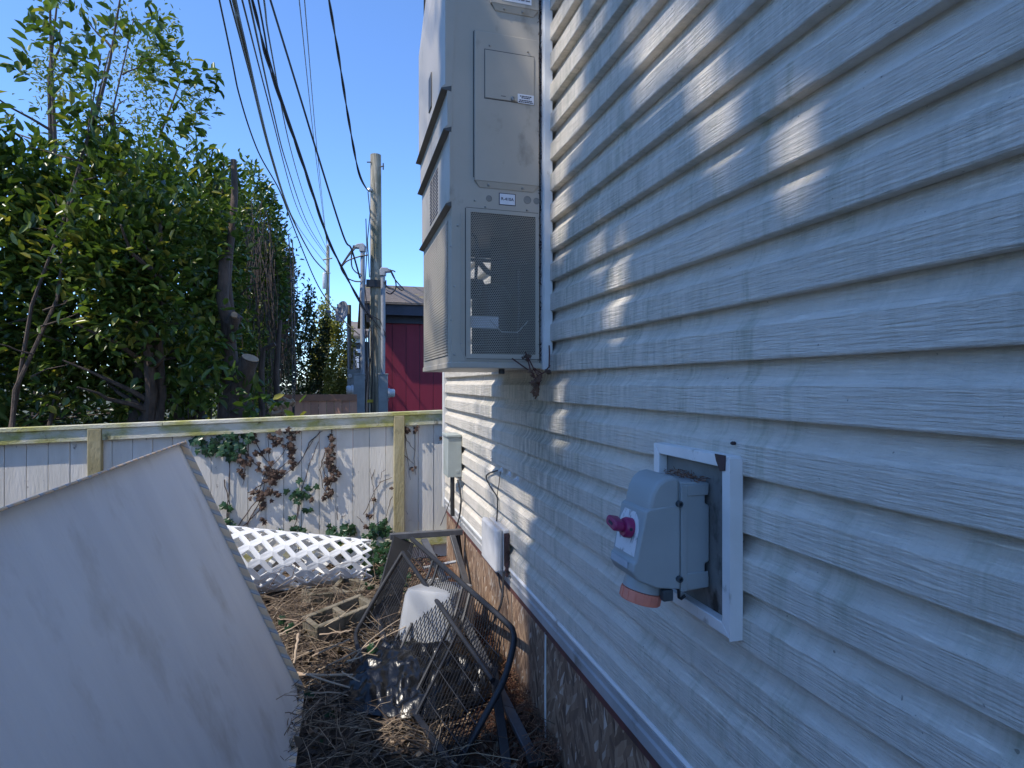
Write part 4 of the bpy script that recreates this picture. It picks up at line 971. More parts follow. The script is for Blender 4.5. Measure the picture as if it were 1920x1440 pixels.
def crown_points(c, rad, n, clump=0.35, nclump=26, shell=0.5):
    """points clustered in clumps spread through a lumpy ellipsoid"""
    c = np.array(c); rad = np.array(rad)
    cd = rand_dirs(nclump); rr = nrg.uniform(shell, 1.0, size=(nclump, 1)) ** 0.7
    cc = cd * rr
    k = nrg.integers(0, nclump, n)
    off = nrg.normal(size=(n, 3)) * clump * 0.5
    p = cc[k] + off
    nr = np.linalg.norm(p, axis=1, keepdims=True)
    p = np.where(nr > 1.12, p / nr * nrg.uniform(0.95, 1.12, size=(n, 1)), p)
    out = p / (np.linalg.norm(p, axis=1, keepdims=True) + 1e-6)
    return c + p * rad, out
def trunk(mb, a, b, r0, r1, wob=0.05, n=7, seg=6):
    a = V(a); b = V(b); pts = []; rs = []
    for i in range(seg + 1):
        q = i / seg; w = wob * math.sin(q * math.pi)
        pts.append(a.lerp(b, q) + V((rng.uniform(-1, 1) * w, rng.uniform(-1, 1) * w, 0))); rs.append(r0 + (r1 - r0) * q)
    mb.tube(pts, rs, n)
def tree(name, base, c, rad, n, L, Wd, leaf, label, cat='tree', group=None, stems=5, r0=0.07, nclump=28, clump=0.35, shell=0.45, up=0.25, keep=None, fill=0):
    t = thing(name, V(base), label, cat, group)
    mb = MB(); cc = V(c)
    for i in range(stems):
        s = V(base) + V((rng.uniform(-0.25, 0.25), rng.uniform(-0.25, 0.25), -0.1)) * (1 if stems > 1 else 0.1)
        e_ = cc + V((rng.uniform(-0.7, 0.7) * rad[0], rng.uniform(-0.7, 0.7) * rad[1], rng.uniform(0.1, 0.8) * rad[2]))
        trunk(mb, s, e_, r0 * rng.uniform(0.7, 1.1), r0 * 0.15, 0.12)
        for k in range(5):
            q = rng.uniform(0.35, 0.9); m_ = s.lerp(e_, q)
            trunk(mb, m_, m_ + V((rng.uniform(-1, 1) * rad[0] * 0.7, rng.uniform(-1, 1) * rad[1] * 0.7, rng.uniform(0.1, 0.6) * rad[2] * 0.5)), r0 * 0.3, r0 * 0.07, 0.05, 5, 4)
    mb.build('trunk', M['bark'], t, smooth=True)
    P, out = crown_points(c, rad, n, clump, nclump, shell)
    D = out * 0.7 + rand_dirs(n) * 0.9 + np.array([0, 0, up])
    Nn = np.array([0, 0, 1.0]) + rand_dirs(n) * 0.7
    if fill:
        P2 = np.array(c) + rand_dirs(fill) * (nrg.uniform(0.2, 1, (fill, 1)) ** 0.5) * np.array(rad) * 0.8
        P = np.concatenate([P, P2]); D = np.concatenate([D, rand_dirs(fill)]); Nn = np.concatenate([Nn, rand_dirs(fill)])
    ok = P[:, 2] > 0.15
    if keep is not None: ok &= keep(P)
    P, D, Nn = P[ok], D[ok], Nn[ok]; n = len(P)
    leaf_mesh('crown', P, D, Nn, nrg.uniform(0.7, 1.2, n) * L, nrg.uniform(0.8, 1.15, n) * Wd, leaf, t)
    return t
hg = 'evergreen hedge trees along the left boundary'
# keep the open corridor (the photograph's clear sky) free of crown leaves to the right of x_lim
def lim(y0, x0, y1, x1):
    return lambda P: P[:, 0] < (x0 + (P[:, 1] - y0) / (y1 - y0) * (x1 - x0)) + 0.0
tree('laurel_tree', (-1.75, 6.35, 0), (-2.0, 6.6, 2.55), (0.95, 0.75, 1.55), 7200, 0.125, 0.05, M['laurel'], 'nearest laurel with thick cut trunks just behind the white fence', group=hg, stems=4, r0=0.1, nclump=45, clump=0.26, fill=1500)
tree('laurel_tree', (-1.75, 8.2, 0), (-1.95, 8.2, 2.75), (0.88, 1.05, 1.9), 8200, 0.12, 0.048, M['laurel'], 'sunlit laurel second from the white fence with glossy rounded top', group=hg, stems=5, r0=0.07, nclump=55, clump=0.24, fill=2500)
tree('hedge_tree', (-1.7, 10.6, 0), (-1.75, 10.7, 3.0), (0.85, 1.3, 2.15), 8000, 0.11, 0.05, M['laurel'], 'tall laurel in the middle of the hedge with drooping side shoots', group=hg, stems=6, r0=0.06, nclump=55, clump=0.24, fill=3000)
tree('hedge_tree', (-1.7, 13.6, 0), (-1.75, 13.8, 3.2), (0.95, 1.8, 2.3), 7000, 0.11, 0.05, M['dark_leaf'], 'dark evergreen hedge tree beyond the middle laurel', group=hg, stems=6, r0=0.07, nclump=50, clump=0.25, fill=3500)
tree('hedge_tree', (-2.3, 17.5, 0), (-2.3, 17.8, 2.1), (1.0, 2.3, 1.8), 7000, 0.13, 0.055, M['dark_leaf'], 'farthest dark evergreen of the hedge with ragged outline', group=hg, stems=6, r0=0.07, nclump=50, clump=0.25, fill=3500)
tree('laurel_tree', (-3.6, 6.8, 0), (-3.7, 6.9, 2.5), (1.2, 0.9, 1.9), 6500, 0.13, 0.052, M['laurel'], 'broad laurel behind the fence at the far left of the view', group=hg, stems=4, r0=0.09, nclump=45, clump=0.26, fill=1500)
tree('yellow_shrub', (-0.3, 17.0, 0), (-0.25, 17.2, 2.0), (0.62, 0.6, 1.9), 5500, 0.085, 0.05, M['yellow_leaf'], 'sunlit yellow green shrub below the far utility pole', 'shrub', stems=5, r0=0.03, nclump=45, clump=0.24, fill=1500)
tree('yellow_shrub', (-0.1, 14.5, 0), (-0.1, 14.6, 1.25), (0.3, 0.35, 1.0), 2600, 0.075, 0.045, M['yellow_leaf'], 'smaller pale leaved shrub just left of the meter cabinet', 'shrub', stems=4, r0=0.02, nclump=26, clump=0.26, fill=400)
tree('hedge_shrub', (-0.75, 15.6, 0), (-0.78, 15.7, 2.0), (0.6, 0.7, 1.95), 3800, 0.1, 0.05, M['dark_leaf'], 'dark rounded shrub closing the gap between hedge and yellow shrub', 'shrub', stems=5, r0=0.03, nclump=36, clump=0.25, fill=1200)
tree('hedge_shrub', (-4.6, 9.2, 0), (-4.6, 9.2, 0.95), (2.3, 0.7, 1.0), 3800, 0.13, 0.055, M['dark_leaf'], 'low dark shrub behind the laurel trunks at far left', 'shrub', stems=6, r0=0.03, nclump=50, clump=0.25, fill=1200)
tree('feathery_tree', (-5.4, 13.2, 0), (-4.1, 13.0, 7.3), (1.5, 1.6, 2.6), 3400, 0.10, 0.035, M['airy_leaf'], 'airy pale green tree against the sky behind the overhead wires', stems=4, r0=0.09, nclump=60, clump=0.16, shell=0.25)
tree('cherry_branch_tree', (-2.9, 6.2, 0), (-1.95, 6.15, 4.35), (0.75, 0.5, 0.85), 420, 0.12, 0.055, M['laurel'], 'sparse leafy shoots rising above the nearest laurel', stems=3, r0=0.03, nclump=22, clump=0.2)
# distinct trunks and cut stump of the nearest laurel
stp = thing('cut_stump', V((-1.28, 6.05, 0)), 'pruned laurel stump with pale sawn ends behind the fence', 'stump')
mb = MB(); trunk(mb, at(436, 850, 6.0), at(440, 700, 6.0), 0.14, 0.11, 0.03, 10); trunk(mb, at(440, 760, 6.0), at(469, 672, 5.85), 0.10, 0.085, 0.02, 10); trunk(mb, at(432, 720, 6.0), at(421, 480, 6.0), 0.08, 0.05, 0.05, 8); trunk(mb, at(426, 640, 6.1), at(438, 300, 6.2), 0.05, 0.03, 0.05, 8); trunk(mb, at(432, 640, 6.0), at(441, 592, 5.85), 0.05, 0.05, 0.0, 8); trunk(mb, at(447, 590, 5.95), at(432, 610, 5.95), 0.055, 0.07, 0.0, 8)
mb.build('trunk', M['bark'], stp, smooth=True)
mb = MB(); 
for (px, py, r_) in ((439.5, 590, 0.03),): mb.lathe(at(px, py, 5.80), V((0.2, -1, 0.3)), [(r_, -0.03), (r_, 0.002)], 12)
mb.build('sawn_end', M['cut_wood'], stp); mb = MB(); mb.lathe(at(469.5, 671, 5.84), (at(469, 672, 5.85) - at(440, 760, 6.0)).normalized(), [(0.082, 0), (0.08, 0.004)], 14)
mb.build('sawn_end', M['cut_wood'], stp)
# reddish stems and dead hanging shoots in the hedge
for i, (pts, lab) in enumerate((([(494, 770, 7.4), (490, 690, 7.4), (494, 655, 7.4), (516, 645, 7.4)], 'bent reddish bare stem inside the hedge'), ([(522, 775, 7.6), (518, 700, 7.6), (522, 640, 7.6), (526, 600, 7.6)], 'straight reddish bare stem inside the hedge'))):
    mb = MB(); P = [at(*p) for p in pts]; P[0].z = 0; mb.tube(P, [0.045, 0.04, 0.032, 0.025], 8)
    tag(mb.build('bare_stem', M['bark'], smooth=True), lab, 'stem', 'bare stems in the hedge')
mb = MB()
for i in range(420):
    y = rng.uniform(9.3, 13.6); x = -1.05 + rng.uniform(-0.5, 0.05) + (y - 9) * 0.012
    zt = rng.uniform(2.6, 4.4); zb = zt - rng.uniform(0.6, 1.9)
    q = V((x + rng.uniform(-.22, .22), y + rng.uniform(-.35, .35), zb))
    mb.tube([(x, y, zt), ((x + q.x) / 2 + rng.uniform(-.05, .05), (y + q.y) / 2, (zt + zb) / 2), q], [0.0055, 0.005, 0.003], 3, cap=False)
stuff(tag(mb.build('dead_shoots', M['dead_stem']), 'tangle of dark dead shoots hanging on the hedge side', 'dead shoots'))
# low leaves and wood scraps at the fence top
def place_leaves(name, pts, L, Wd, mat, parent):
    P = np.array([tuple(p) for p in pts]); n = len(P)
    return leaf_mesh(name, P, rand_dirs(n) + np.array([0, -0.5, 0.4]), rand_dirs(n) + np.array([0, -0.6, 0.6]), nrg.uniform(0.8, 1.2, n) * L, nrg.uniform(0.8, 1.2, n) * Wd, mat, parent)
shr = thing('laurel_sprouts', V((-1.2, 5.75, 0.0)), 'fresh laurel sprouts with large leaves over the fence top', 'plant')
pts = []
for i in range(150):
    px = rng.uniform(330, 500); pts.append(at(px, rng.uniform(690, 780) + max(0, (px - 450)) * 0.7, rng.uniform(5.5, 6.2)))
for i in range(12): pts.append(at(rng.uniform(500, 565), rng.uniform(742, 790), rng.uniform(5.6, 5.9)))
place_leaves('leaves', pts, 0.13, 0.06, M['laurel'], shr)
mb = MB()
for i in range(14):
    px = rng.uniform(350, 540); a = at(px, 830, 5.8); a.z = 0; mb.tube([a, at(px + rng.uniform(-12, 12), rng.uniform(740, 780), 5.8)], [0.012, 0.006], 5)
mb.build('shoots', M['bark'], shr)
for i in range(9):
    a = at(505 + rng.uniform(-10, 42), rng.uniform(750, 786), 6.2 + rng.uniform(-0.2, 0.2)); d = V((rng.uniform(-1, 1), rng.uniform(-0.4, 0.4), rng.uniform(-0.2, 0.7))).normalized() * rng.uniform(0.05, 0.14)
    mb = MB(); mb.tube([a - d, a + d], [0.03, 0.022], 7); tag(mb.build('wood_scrap', M['cut_wood']), 'pale cut wood scrap heaped behind the white fence', 'wood', 'cut wood heap behind the fence')
mb = MB()
for i in range(70):
    a = at(512 + rng.uniform(-40, 40), 800, 6.3 + rng.uniform(-0.4, 0.4)); a.z = rng.uniform(0.1, 1.15); d = V((rng.uniform(-1, 1), rng.uniform(-0.6, 0.6), rng.uniform(-0.2, 0.2))).normalized() * rng.uniform(0.1, 0.3)
    mb.tube([a - d, a + d], [0.025, 0.018], 5)
stuff(tag(mb.build('brush_pile', M['bark']), 'pile of pruned branches under the cut wood behind the fence', 'brush pile'))

# the tall trees left of and behind the camera that shade the near wall (their sunward gaps make the light spots)
def shade_tree():
    t = thing('broadleaf_tree', V((-5.8, -1.5, 0)), 'tall dense broadleaf tree left of the walkway shading the siding', 'tree')
    mb = MB(); tips = []
    for i in range(7):
        e_ = V((rng.uniform(-6.5, -5.2), rng.uniform(-2.4, 0.2), rng.uniform(8.0, 11.5))); tips.append(e_)
        trunk(mb, V((-5.8, -1.5, -0.1)) + V((rng.uniform(-.1, .1), rng.uniform(-.1, .1), 0)), e_, 0.17, 0.03, 0.2, 8, 8)
    ta = math.tan(SUN_AZ); te = math.tan(SUN_EL) / math.cos(SUN_AZ)
    pts = []
    gaps = []
    def g(px, py, ry, rz): p_ = at_x(px, py, W); gaps.append((p_.y, p_.z, ry, rz))
    for a in ((1178, 70, .035, .06), (1215, 105, .05, .10), (1260, 60, .03, .09), (1300, 75, .035, .08), (1318, 140, .03, .05), (1345, 225, .045, .07), (1410, 290, .022, .05), (1490, 270, .03, .10), (1500, 330, .02, .05), (1215, 40, .05, .03), (1330, 20, .02, .06),
              (1040, 160, .14, .10), (1075, 110, .10, .16), (1050, 60, .2, .12), (1075, 230, .08, .12), (1045, 290, .10, .10), (1052, 380, .10, .06), (1120, 470, .03, .06), (1160, 490, .03, .05), (1110, 600, .02, .05), (1150, 590, .04, .05), (1040, 450, .06, .05), (1190, 50, .02, .05), (1120, 30, .05, .05),
              (1330, 1275, .018, .04), (1340, 1300, .018, .02), (1385, 1345, .015, .02), (1228, 1350, .012, .02), (1390, 1245, .012, .015), (1050, 745, .05, .06), (1045, 800, .05, .07)): g(*a)
    st = 0.075
    yw = -0.35
    while yw < 2.66:
        zw = -1.5
        while zw < 3.6:
            for l in range(3):
                y = yw + rng.uniform(-.5, .5) * st; z = zw + rng.uniform(-.5, .5) * st
                if y > 2.62 + 0.05 * math.sin(z * 4.0) + 0.03 * math.sin(z * 11): continue
                if any(((y - a) / (c_ + (.045 if c_ > .024 else .012))) ** 2 + ((z - b) / (d_ + (.05 if c_ > .024 else .012))) ** 2 < 1 for a, b, c_, d_ in gaps): continue
                X = -5.8 + 0.6 * math.sin(y * 1.7 + z * 0.9) + rng.uniform(-0.6, 0.6)
                pts.append((X, y + (W - X) * ta, z + (W - X) * te))
            zw += st
        yw += st
    P = np.array(pts); n = len(P)
    D = rand_dirs(n); sv = np.array(tuple(to_sun))
    D = D - (D @ sv)[:, None] * sv * 0.75
    Nn = sv + rand_dirs(n) * 0.35
    Lh = nrg.uniform(0.11, 0.15, n)
    P = P - D / np.linalg.norm(D, axis=1, keepdims=True) * Lh[:, None] * 0.5
    leaf_mesh('crown', P, D, Nn, Lh, Lh * 0.62, M['laurel'], t, fold=0.1)
    # bare branch ends that reach past the crown's edge
    for i in range(26):
        a = V((-5.8 + rng.uniform(-.6, .6), rng.uniform(-0.2, 0.4), rng.uniform(8.0, 11.6))); b = a + V((rng.uniform(-.3, .3), rng.uniform(0.5, 1.7), rng.uniform(0.2, 1.0)))
        trunk(mb, a, b, 0.022, 0.006, 0.06, 5, 6)
    mb.build('trunk', M['bark'], t, smooth=True)
shade_tree()

blocker = thing('sky_blocker_house', V((-7.5, 0.0, 0)), 'added unseen grey house on the left blocking low sky', 'house')  # house added out of view to block low sky and deepen siding contrast
MB().box(-10.5, -6.4, -9, 3.4, 0, 3.2).build('wall', M['blocker_wall'], blocker)
mb = MB(); mb.prism([(-6.0, -9.3, 3.15), (-6.0, -9.3, 3.3), (-8.45, -9.3, 4.5), (-10.9, -9.3, 3.3), (-10.9, -9.3, 3.15)], (0, 13.0, 0)); mb.build('roof', M['roof_shingle'], blocker)
for y in (-5.5, -2.2, 1.6):
    f_ = MB().box(-6.399, -6.36, y, y + 1.1, 1.0, 2.2).build('window', M['white_trim'], blocker); MB().box(-6.359, -6.35, y + 0.06, y + 1.04, 1.06, 2.14).build('pane', M['pane'], f_)
for i, (y, lab) in enumerate(((-4.4, 'added unseen shrub blocking low sky farthest behind the camera'), (-2.2, 'added unseen shrub blocking low sky behind camera on the left'), (0.0, 'added unseen shrub blocking low sky beside camera on the left'), (2.1, 'added unseen shrub blocking low sky nearest the leaning panel'))):
    tree('hedge_shrub', (-2.75, y, 0), (-2.8, y, 0.95), (0.6, 1.3, 0.95), 3000, 0.12, 0.05, M['laurel'], lab, 'shrub', 'added low shrubs blocking sky on the left', stems=4, r0=0.04, nclump=40, clump=0.25, fill=800)  # shrub row added out of view to cut low sky light on the siding

# ------------------------------------------------------------------ ivy on the fence
def lobed_leaf():
    pr = [(0, 0), (0.25, -0.12), (0.5, -0.02), (0.36, 0.2), (0.52, 0.46), (0.26, 0.5), (0.0, 0.95), (-0.26, 0.5), (-0.52, 0.46), (-0.36, 0.2), (-0.5, -0.02), (-0.25, -0.12)]
    vs = [(0, 0.28, 0.06)] + [(x, y, -0.12 * abs(x) + (0.05 if i % 2 else -0.02)) for i, (x, y) in enumerate(pr)]
    fs = [(0, i + 1, (i + 1) % 12 + 1) for i in range(12)]
    return vs, fs
LV, LF = lobed_leaf()
def ivy_leaf_mesh(mat, nm):
    me = bpy.data.meshes.new(nm); me.from_pydata(LV, [], LF); me.materials.append(mat); return me
ME_G = ivy_leaf_mesh(M['ivy'], 'ivy_leaf'); ME_D = ivy_leaf_mesh(M['ivy_dead'], 'dead_ivy_leaf')
def put_leaf(parent, me, p, s, curl=0.3):
    o = bpy.data.objects.new('leaf', me); col.objects.link(o); o.parent = parent
    nrm = V((rng.uniform(-.5, .5), -1, rng.uniform(-.2, .6))).normalized()
    up_ = V((rng.uniform(-1, 1), 0, rng.uniform(-1.3, 0.5)))
    up_ = (up_ - nrm * up_.dot(nrm)).normalized(); xx = up_.cross(nrm)
    Mx = Matrix((xx, up_, nrm)).transposed().to_4x4()
    Mx = Mx @ Matrix.Diagonal((s, s * rng.uniform(0.8, 1.1), s * rng.uniform(0.8, 3.5 if curl > 0.5 else 1.5), 1))
    Mx.translation = V(p) - wloc(parent); o.matrix_local = Mx
fy = lambda px, py, d=0.02: at_y(px, py, FEY - d)
def vine(label, stems, clusters, dead, sz, r=0.0035):
    g = thing('ivy_vine', fy(stems[0][0][0], 1000), label, 'ivy'); g.location.z = 0
    for s in stems:
        mb = MB(); P = []
        for (a, b) in zip(s[:-1], s[1:]):
            for k in range(4): P.append(fy(a[0] + (b[0] - a[0]) * k / 4 + rng.uniform(-1.2, 1.2), a[1] + (b[1] - a[1]) * k / 4 + rng.uniform(-1.2, 1.2), 0.008 + rng.uniform(0, 0.006)))
        P.append(fy(*s[-1], 0.01)); mb.tube(P, [r * (1.2 - 0.7 * i / len(P)) for i in range(len(P))], 5); mb.build('stem', M['vine_stem'], g)
    for (px, py, sp, n) in clusters:
        for i in range(n): put_leaf(g, ME_D if dead else ME_G, fy(px + rng.gauss(0, sp), py + rng.gauss(0, sp), rng.uniform(0.012, 0.05)), sz * rng.uniform(0.75, 1.3), 0.8 if dead else 0.2)
    return g
vine('large withered ivy with brown leaves sprawling over the left fence boards',
     [[(447, 985), (480, 940), (497, 890), (530, 850), (556, 812)], [(452, 990), (492, 950), (494, 920), (505, 870), (500, 800)], [(462, 985), (490, 935), (512, 905), (560, 870), (590, 820), (605, 808)], [(497, 890), (470, 860), (455, 830), (462, 808)], [(512, 885), (480, 830), (470, 815)], [(465, 925), (495, 905), (540, 865), (558, 840)], [(556, 975), (565, 920), (580, 870), (597, 828)], [(470, 800), (464, 860), (448, 875)], [(420, 900), (430, 945), (428, 980)], [(436, 850), (460, 880), (455, 910)], [(600, 810), (580, 830), (566, 862), (540, 880)]],
     [(505, 882, 9, 17), (515, 890, 8, 12), (540, 835, 6, 9), (520, 828, 6, 6), (552, 815, 7, 8), (530, 810, 8, 6), (495, 918, 7, 9), (490, 932, 5, 6), (478, 845, 7, 5), (460, 855, 6, 4), (452, 880, 5, 3), (475, 875, 4, 3), (545, 870, 7, 6), (470, 935, 3, 1), (487, 930, 4, 3), (515, 935, 6, 4), (493, 950, 4, 4), (500, 820, 8, 5), (495, 975, 3, 3), (587, 935, 3, 2), (445, 858, 4, 3), (480, 828, 5, 3)], True, 0.045)
vine('narrow withered ivy strand hanging down the fence middle', [[(622, 800), (620, 830), (612, 850), (618, 880), (622, 905), (616, 925), (622, 940)], [(608, 850), (600, 880), (605, 915), (618, 935)], [(622, 905), (610, 890), (603, 865)]],
     [(622, 823, 4, 5), (618, 840, 4, 5), (614, 858, 5, 8), (622, 850, 4, 6), (612, 868, 4, 4), (622, 875, 4, 6), (625, 893, 5, 8), (617, 905, 4, 6), (620, 925, 3, 4), (608, 928, 3, 2)], True, 0.042)
vine('green ivy sprig growing up the left fence boards', [[(545, 1000), (556, 975), (562, 930), (560, 905)], [(562, 930), (585, 912)], [(556, 975), (550, 965)]], [(562, 925, 5, 6), (565, 938, 5, 5), (555, 920, 4, 2), (578, 922, 4, 3), (585, 910, 3, 2), (576, 953, 3, 3), (545, 968, 3, 2), (555, 995, 6, 6), (528, 995, 4, 3), (553, 902, 3, 2), (547, 925, 3, 2)], False, 0.05, 0.0028)
vine('dark green ivy clump at the fence top in the left corner', [[(424, 990), (430, 900), (432, 830), (440, 812)]], [(428, 832, 7, 9), (435, 820, 7, 7), (425, 845, 6, 6), (450, 838, 6, 4), (462, 812, 4, 3), (465, 825, 4, 3), (430, 855, 5, 4), (424, 955, 4, 3), (435, 980, 8, 4), (400, 840, 9, 10), (380, 835, 12, 8)], False, 0.062)
vine('leafless ivy twigs on the boards left of the mossy post', [[(682, 965), (700, 925), (712, 905), (716, 885), (723, 880)], [(700, 975), (702, 925), (697, 900), (694, 878)], [(697, 900), (702, 880)], [(712, 905), (735, 895)], [(735, 930), (725, 965), (715, 980)], [(680, 980), (669, 968)], [(632, 975), (633, 950)], [(640, 970), (648, 966)]], [(692, 965, 2, 3), (700, 937, 1, 1), (732, 914, 2, 2), (687, 985, 3, 3)], True, 0.036, 0.0026)
vine('withered ivy scrap right of the mossy post', [[(760, 802), (762, 850), (770, 900)], [(780, 800), (776, 860), (780, 890)], [(757, 815), (770, 835), (778, 845)], [(757, 852), (776, 870)]], [(765, 805, 3, 4), (779, 805, 3, 5), (776, 880, 3, 3), (758, 812, 2, 2), (829, 820, 2, 4)], True, 0.035, 0.0024)
vine('green ivy bush low against the fence beside the post', [[(640, 1015), (642, 990), (650, 982)], [(700, 1010), (704, 985), (712, 978)]], [(640, 1000, 8, 14), (628, 995, 5, 6), (663, 992, 5, 6), (705, 990, 8, 13), (725, 995, 5, 5), (695, 1000, 6, 6)], False, 0.06)
ipt = thing('ivy_mound', V((0.15, 5.05, 0)), 'mound of dark green ivy at the fence foot behind the lattice', 'ivy')
for i in range(230):
    px = rng.uniform(650, 765); py = rng.uniform(1015, 1120)
    t = 5.1 - (py - 1015) / 105 * 0.75 + rng.uniform(-0.1, 0.1)
    put_leaf(ipt, ME_G, at(px, py, t), 0.055 * rng.uniform(0.7, 1.3), 0.2)
# dead reddish vine under the air conditioner
dv = thing('dead_vine', V((W, 2.3, 1.4)), 'dead reddish vine dangling beneath the air conditioner', 'vine')
for s in ([(985, 660), (1000, 690), (1008, 705), (1010, 735), (1003, 748)], [(960, 672), (985, 690), (1000, 700), (1007, 720)], [(1030, 690), (1045, 665), (1050, 648)], [(1008, 705), (1022, 697), (1032, 685)], [(1000, 690), (1015, 700), (1010, 725)], [(988, 668), (995, 695), (1006, 712)]):
    mb = MB(); P = [at_y(px, py, 2.31 + rng.uniform(-.01, .01)) for px, py in s]
    P = [V((min(p.x, W - 0.01), p.y, p.z)) for p in P]
    mb.tube(P, 0.003, 5); mb.build('stem', M['red_stem'], dv)
for i in range(34):
    px, py = rng.choice([(1008, 712), (1006, 725), (1012, 705), (998, 697), (1025, 695), (1004, 740), (990, 672)]); p = at_y(px + rng.gauss(0, 3), py + rng.gauss(0, 4), 2.3 + rng.uniform(-.02, .02)); p.x = min(p.x, W - 0.01)
    put_leaf(dv, ME_D, p, 0.02 * rng.uniform(0.7, 1.3), 0.9)

# ------------------------------------------------------------------ yard objects
# leaning panel
bd = thing('leaning_panel', V((-0.172, 2.0, 0.02)), 'large white panel with striped edge tape leaning in the foreground', 'panel')
A0 = V((-0.200, 3.09, 0.02)); up_ = V((-0.37, 0, 0.87)).normalized(); nrm = V((0.87, 0, 0.37)).normalized()
Lb, Yb = 1.36, 2.45
def bq(u, y, o=0): return A0 + up_ * u + V((0, -y, 0)) + nrm * o
tw_ = 0.02
mb = MB(); mb.prism([bq(0, 0), bq(0, Yb), bq(Lb, Yb), bq(Lb, 0)], nrm * -0.022); mb.build('panel_core', M['board'], bd)
lt, lh = 0.007, 0.03
for a, b in (((0, 0), (0, Yb)), ((Lb - lt, 0), (Lb - lt, Yb))):
    mb = MB(); mb.prism([bq(a[0], lt + .0003, 0.0002), bq(a[0], Yb - lt - .0003, 0.0002), bq(a[0] + lt, Yb - lt - .0003, 0.0002), bq(a[0] + lt, lt + .0003, 0.0002)], nrm * lh); mb.build('edge_tape', M['tape'], bd, bevel=0.002)
for y in (0, Yb - lt):
    mb = MB(); mb.prism([bq(0, y, 0.0002), bq(Lb, y, 0.0002), bq(Lb, y + lt, 0.0002), bq(0, y + lt, 0.0002)], nrm * lh); mb.build('edge_tape', M['tape'], bd, bevel=0.002)
pr_ = thing('prop_rail', V((-0.76, 2.0, 0)), 'rough wooden post and rail prop behind the leaning panel', 'rail')
for y in (1.0, 2.6):
    MB().box(-0.80, -0.715, y, y + 0.09, -0.1, 1.12).build('post', M['fence_post'], pr_, bevel=0.004)
MB().box(-0.714, -0.675, 0.6, 2.95, 1.0, 1.09).build('rail', M['fence_post'], pr_, bevel=0.003)

# lattice roll
def lattice():
    p = 0.108; hw = 0.021       # grid pitch and half strip width
    Lx = 1.15; La = 1.55       # unrolled size: along axis, around
    XL, XR = -1.0, 0.14
    def m(s, a):
        q = s / Lx                      # 0 left .. 1 right
        r = 0.275 - 0.115 * q - 0.015 * (a / La)
        ph = R(-35) - a / (0.255 - 0.06 * q)
        zc = r + 0.03 + 0.03 * q
        return V((XL + s, 4.62 - 0.02 * q + r * math.cos(ph + math.pi), zc - r * math.sin(ph + math.pi)))
    mb = MB()
    seen = {}
    def vid(u, v_):
        key = (round(u, 5), round(v_, 5))
        if key not in seen:
            seen[key] = len(mb.v); mb.v.append(tuple(m(u, v_)))
        return seen[key]
    rt = math.sqrt(0.5); K = 22
    for i in range(-K, K):
        for j in range(-K, K):
            def tr(a, b): return ((a * rt + b * rt) * 1.0, (b * rt - a * rt) + La / 2)
            cu, cv = tr((i + .5) * p, (j + .5) * p)
            if not (0 < cu < Lx and 0.0 < cv < La): continue
            o_ = [(i * p, j * p), ((i + 1) * p, j * p), ((i + 1) * p, (j + 1) * p), (i * p, (j + 1) * p)]
            n_ = [(i * p + hw, j * p + hw), ((i + 1) * p - hw, j * p + hw), ((i + 1) * p - hw, (j + 1) * p - hw), (i * p + hw, (j + 1) * p - hw)]
            O = [vid(*tr(*q)) for q in o_]; I = [vid(*tr(*q)) for q in n_]
            for k in range(4): mb.f.append((O[k], O[(k + 1) % 4], I[(k + 1) % 4], I[k]))
    o = mb.build('lattice_roll', M['lattice'], smooth=False)
    so = o.modifiers.new('thick', 'SOLIDIFY'); so.thickness = 0.011; so.offset = 0
    tag(o, 'white plastic lattice sheet rolled into a cone on the ground', 'lattice')
lattice()

# concrete blocks
def block(c, rz, tilt, label):
    t = thing('concrete_block', V(c), label, 'block', 'concrete blocks by the lattice')
    mb = MB(); L, Wd, H = 0.39, 0.19, 0.19; w = 0.033
    loc = V(c)
    from bpy import context
    q = MB()
    q.box(-L / 2, L / 2, -Wd / 2, -Wd / 2 + w, 0, H); q.box(-L / 2, L / 2, Wd / 2 - w, Wd / 2, 0, H)
    for x0 in (-L / 2, -w / 2, L / 2 - w): q.box(x0 + (0.0004 if x0 < 0 else 0), x0 + w - 0.0004, -Wd / 2 + w, Wd / 2 - w, 0.002, H - 0.002)
    Mx = Euler((tilt[0], tilt[1], rz)).to_matrix()
    q.v = [tuple(loc + Mx @ V(p)) for p in q.v]
    o = q.build('block_shell', M['block'], t, bevel=0.006)
    return t
c1 = at_z(640, 1195, 0.02); c2 = at_z(625, 1150, 0.03)
block((c1.x, c1.y + 0.02, 0.0), R(28), (R(4), R(-6)), 'nearest hollow concrete block on the twigs beside the black frame')
block((c2.x - 0.02, c2.y + 0.24, -0.09), R(20), (R(-5), R(8)), 'middle hollow concrete block half buried in twigs')
block((at_z(672, 1122, 0.03).x, at_z(672, 1122, 0.03).y + 0.1, -0.1), R(-25), (R(12), R(14)), 'farthest concrete block sunk at the lattice end')

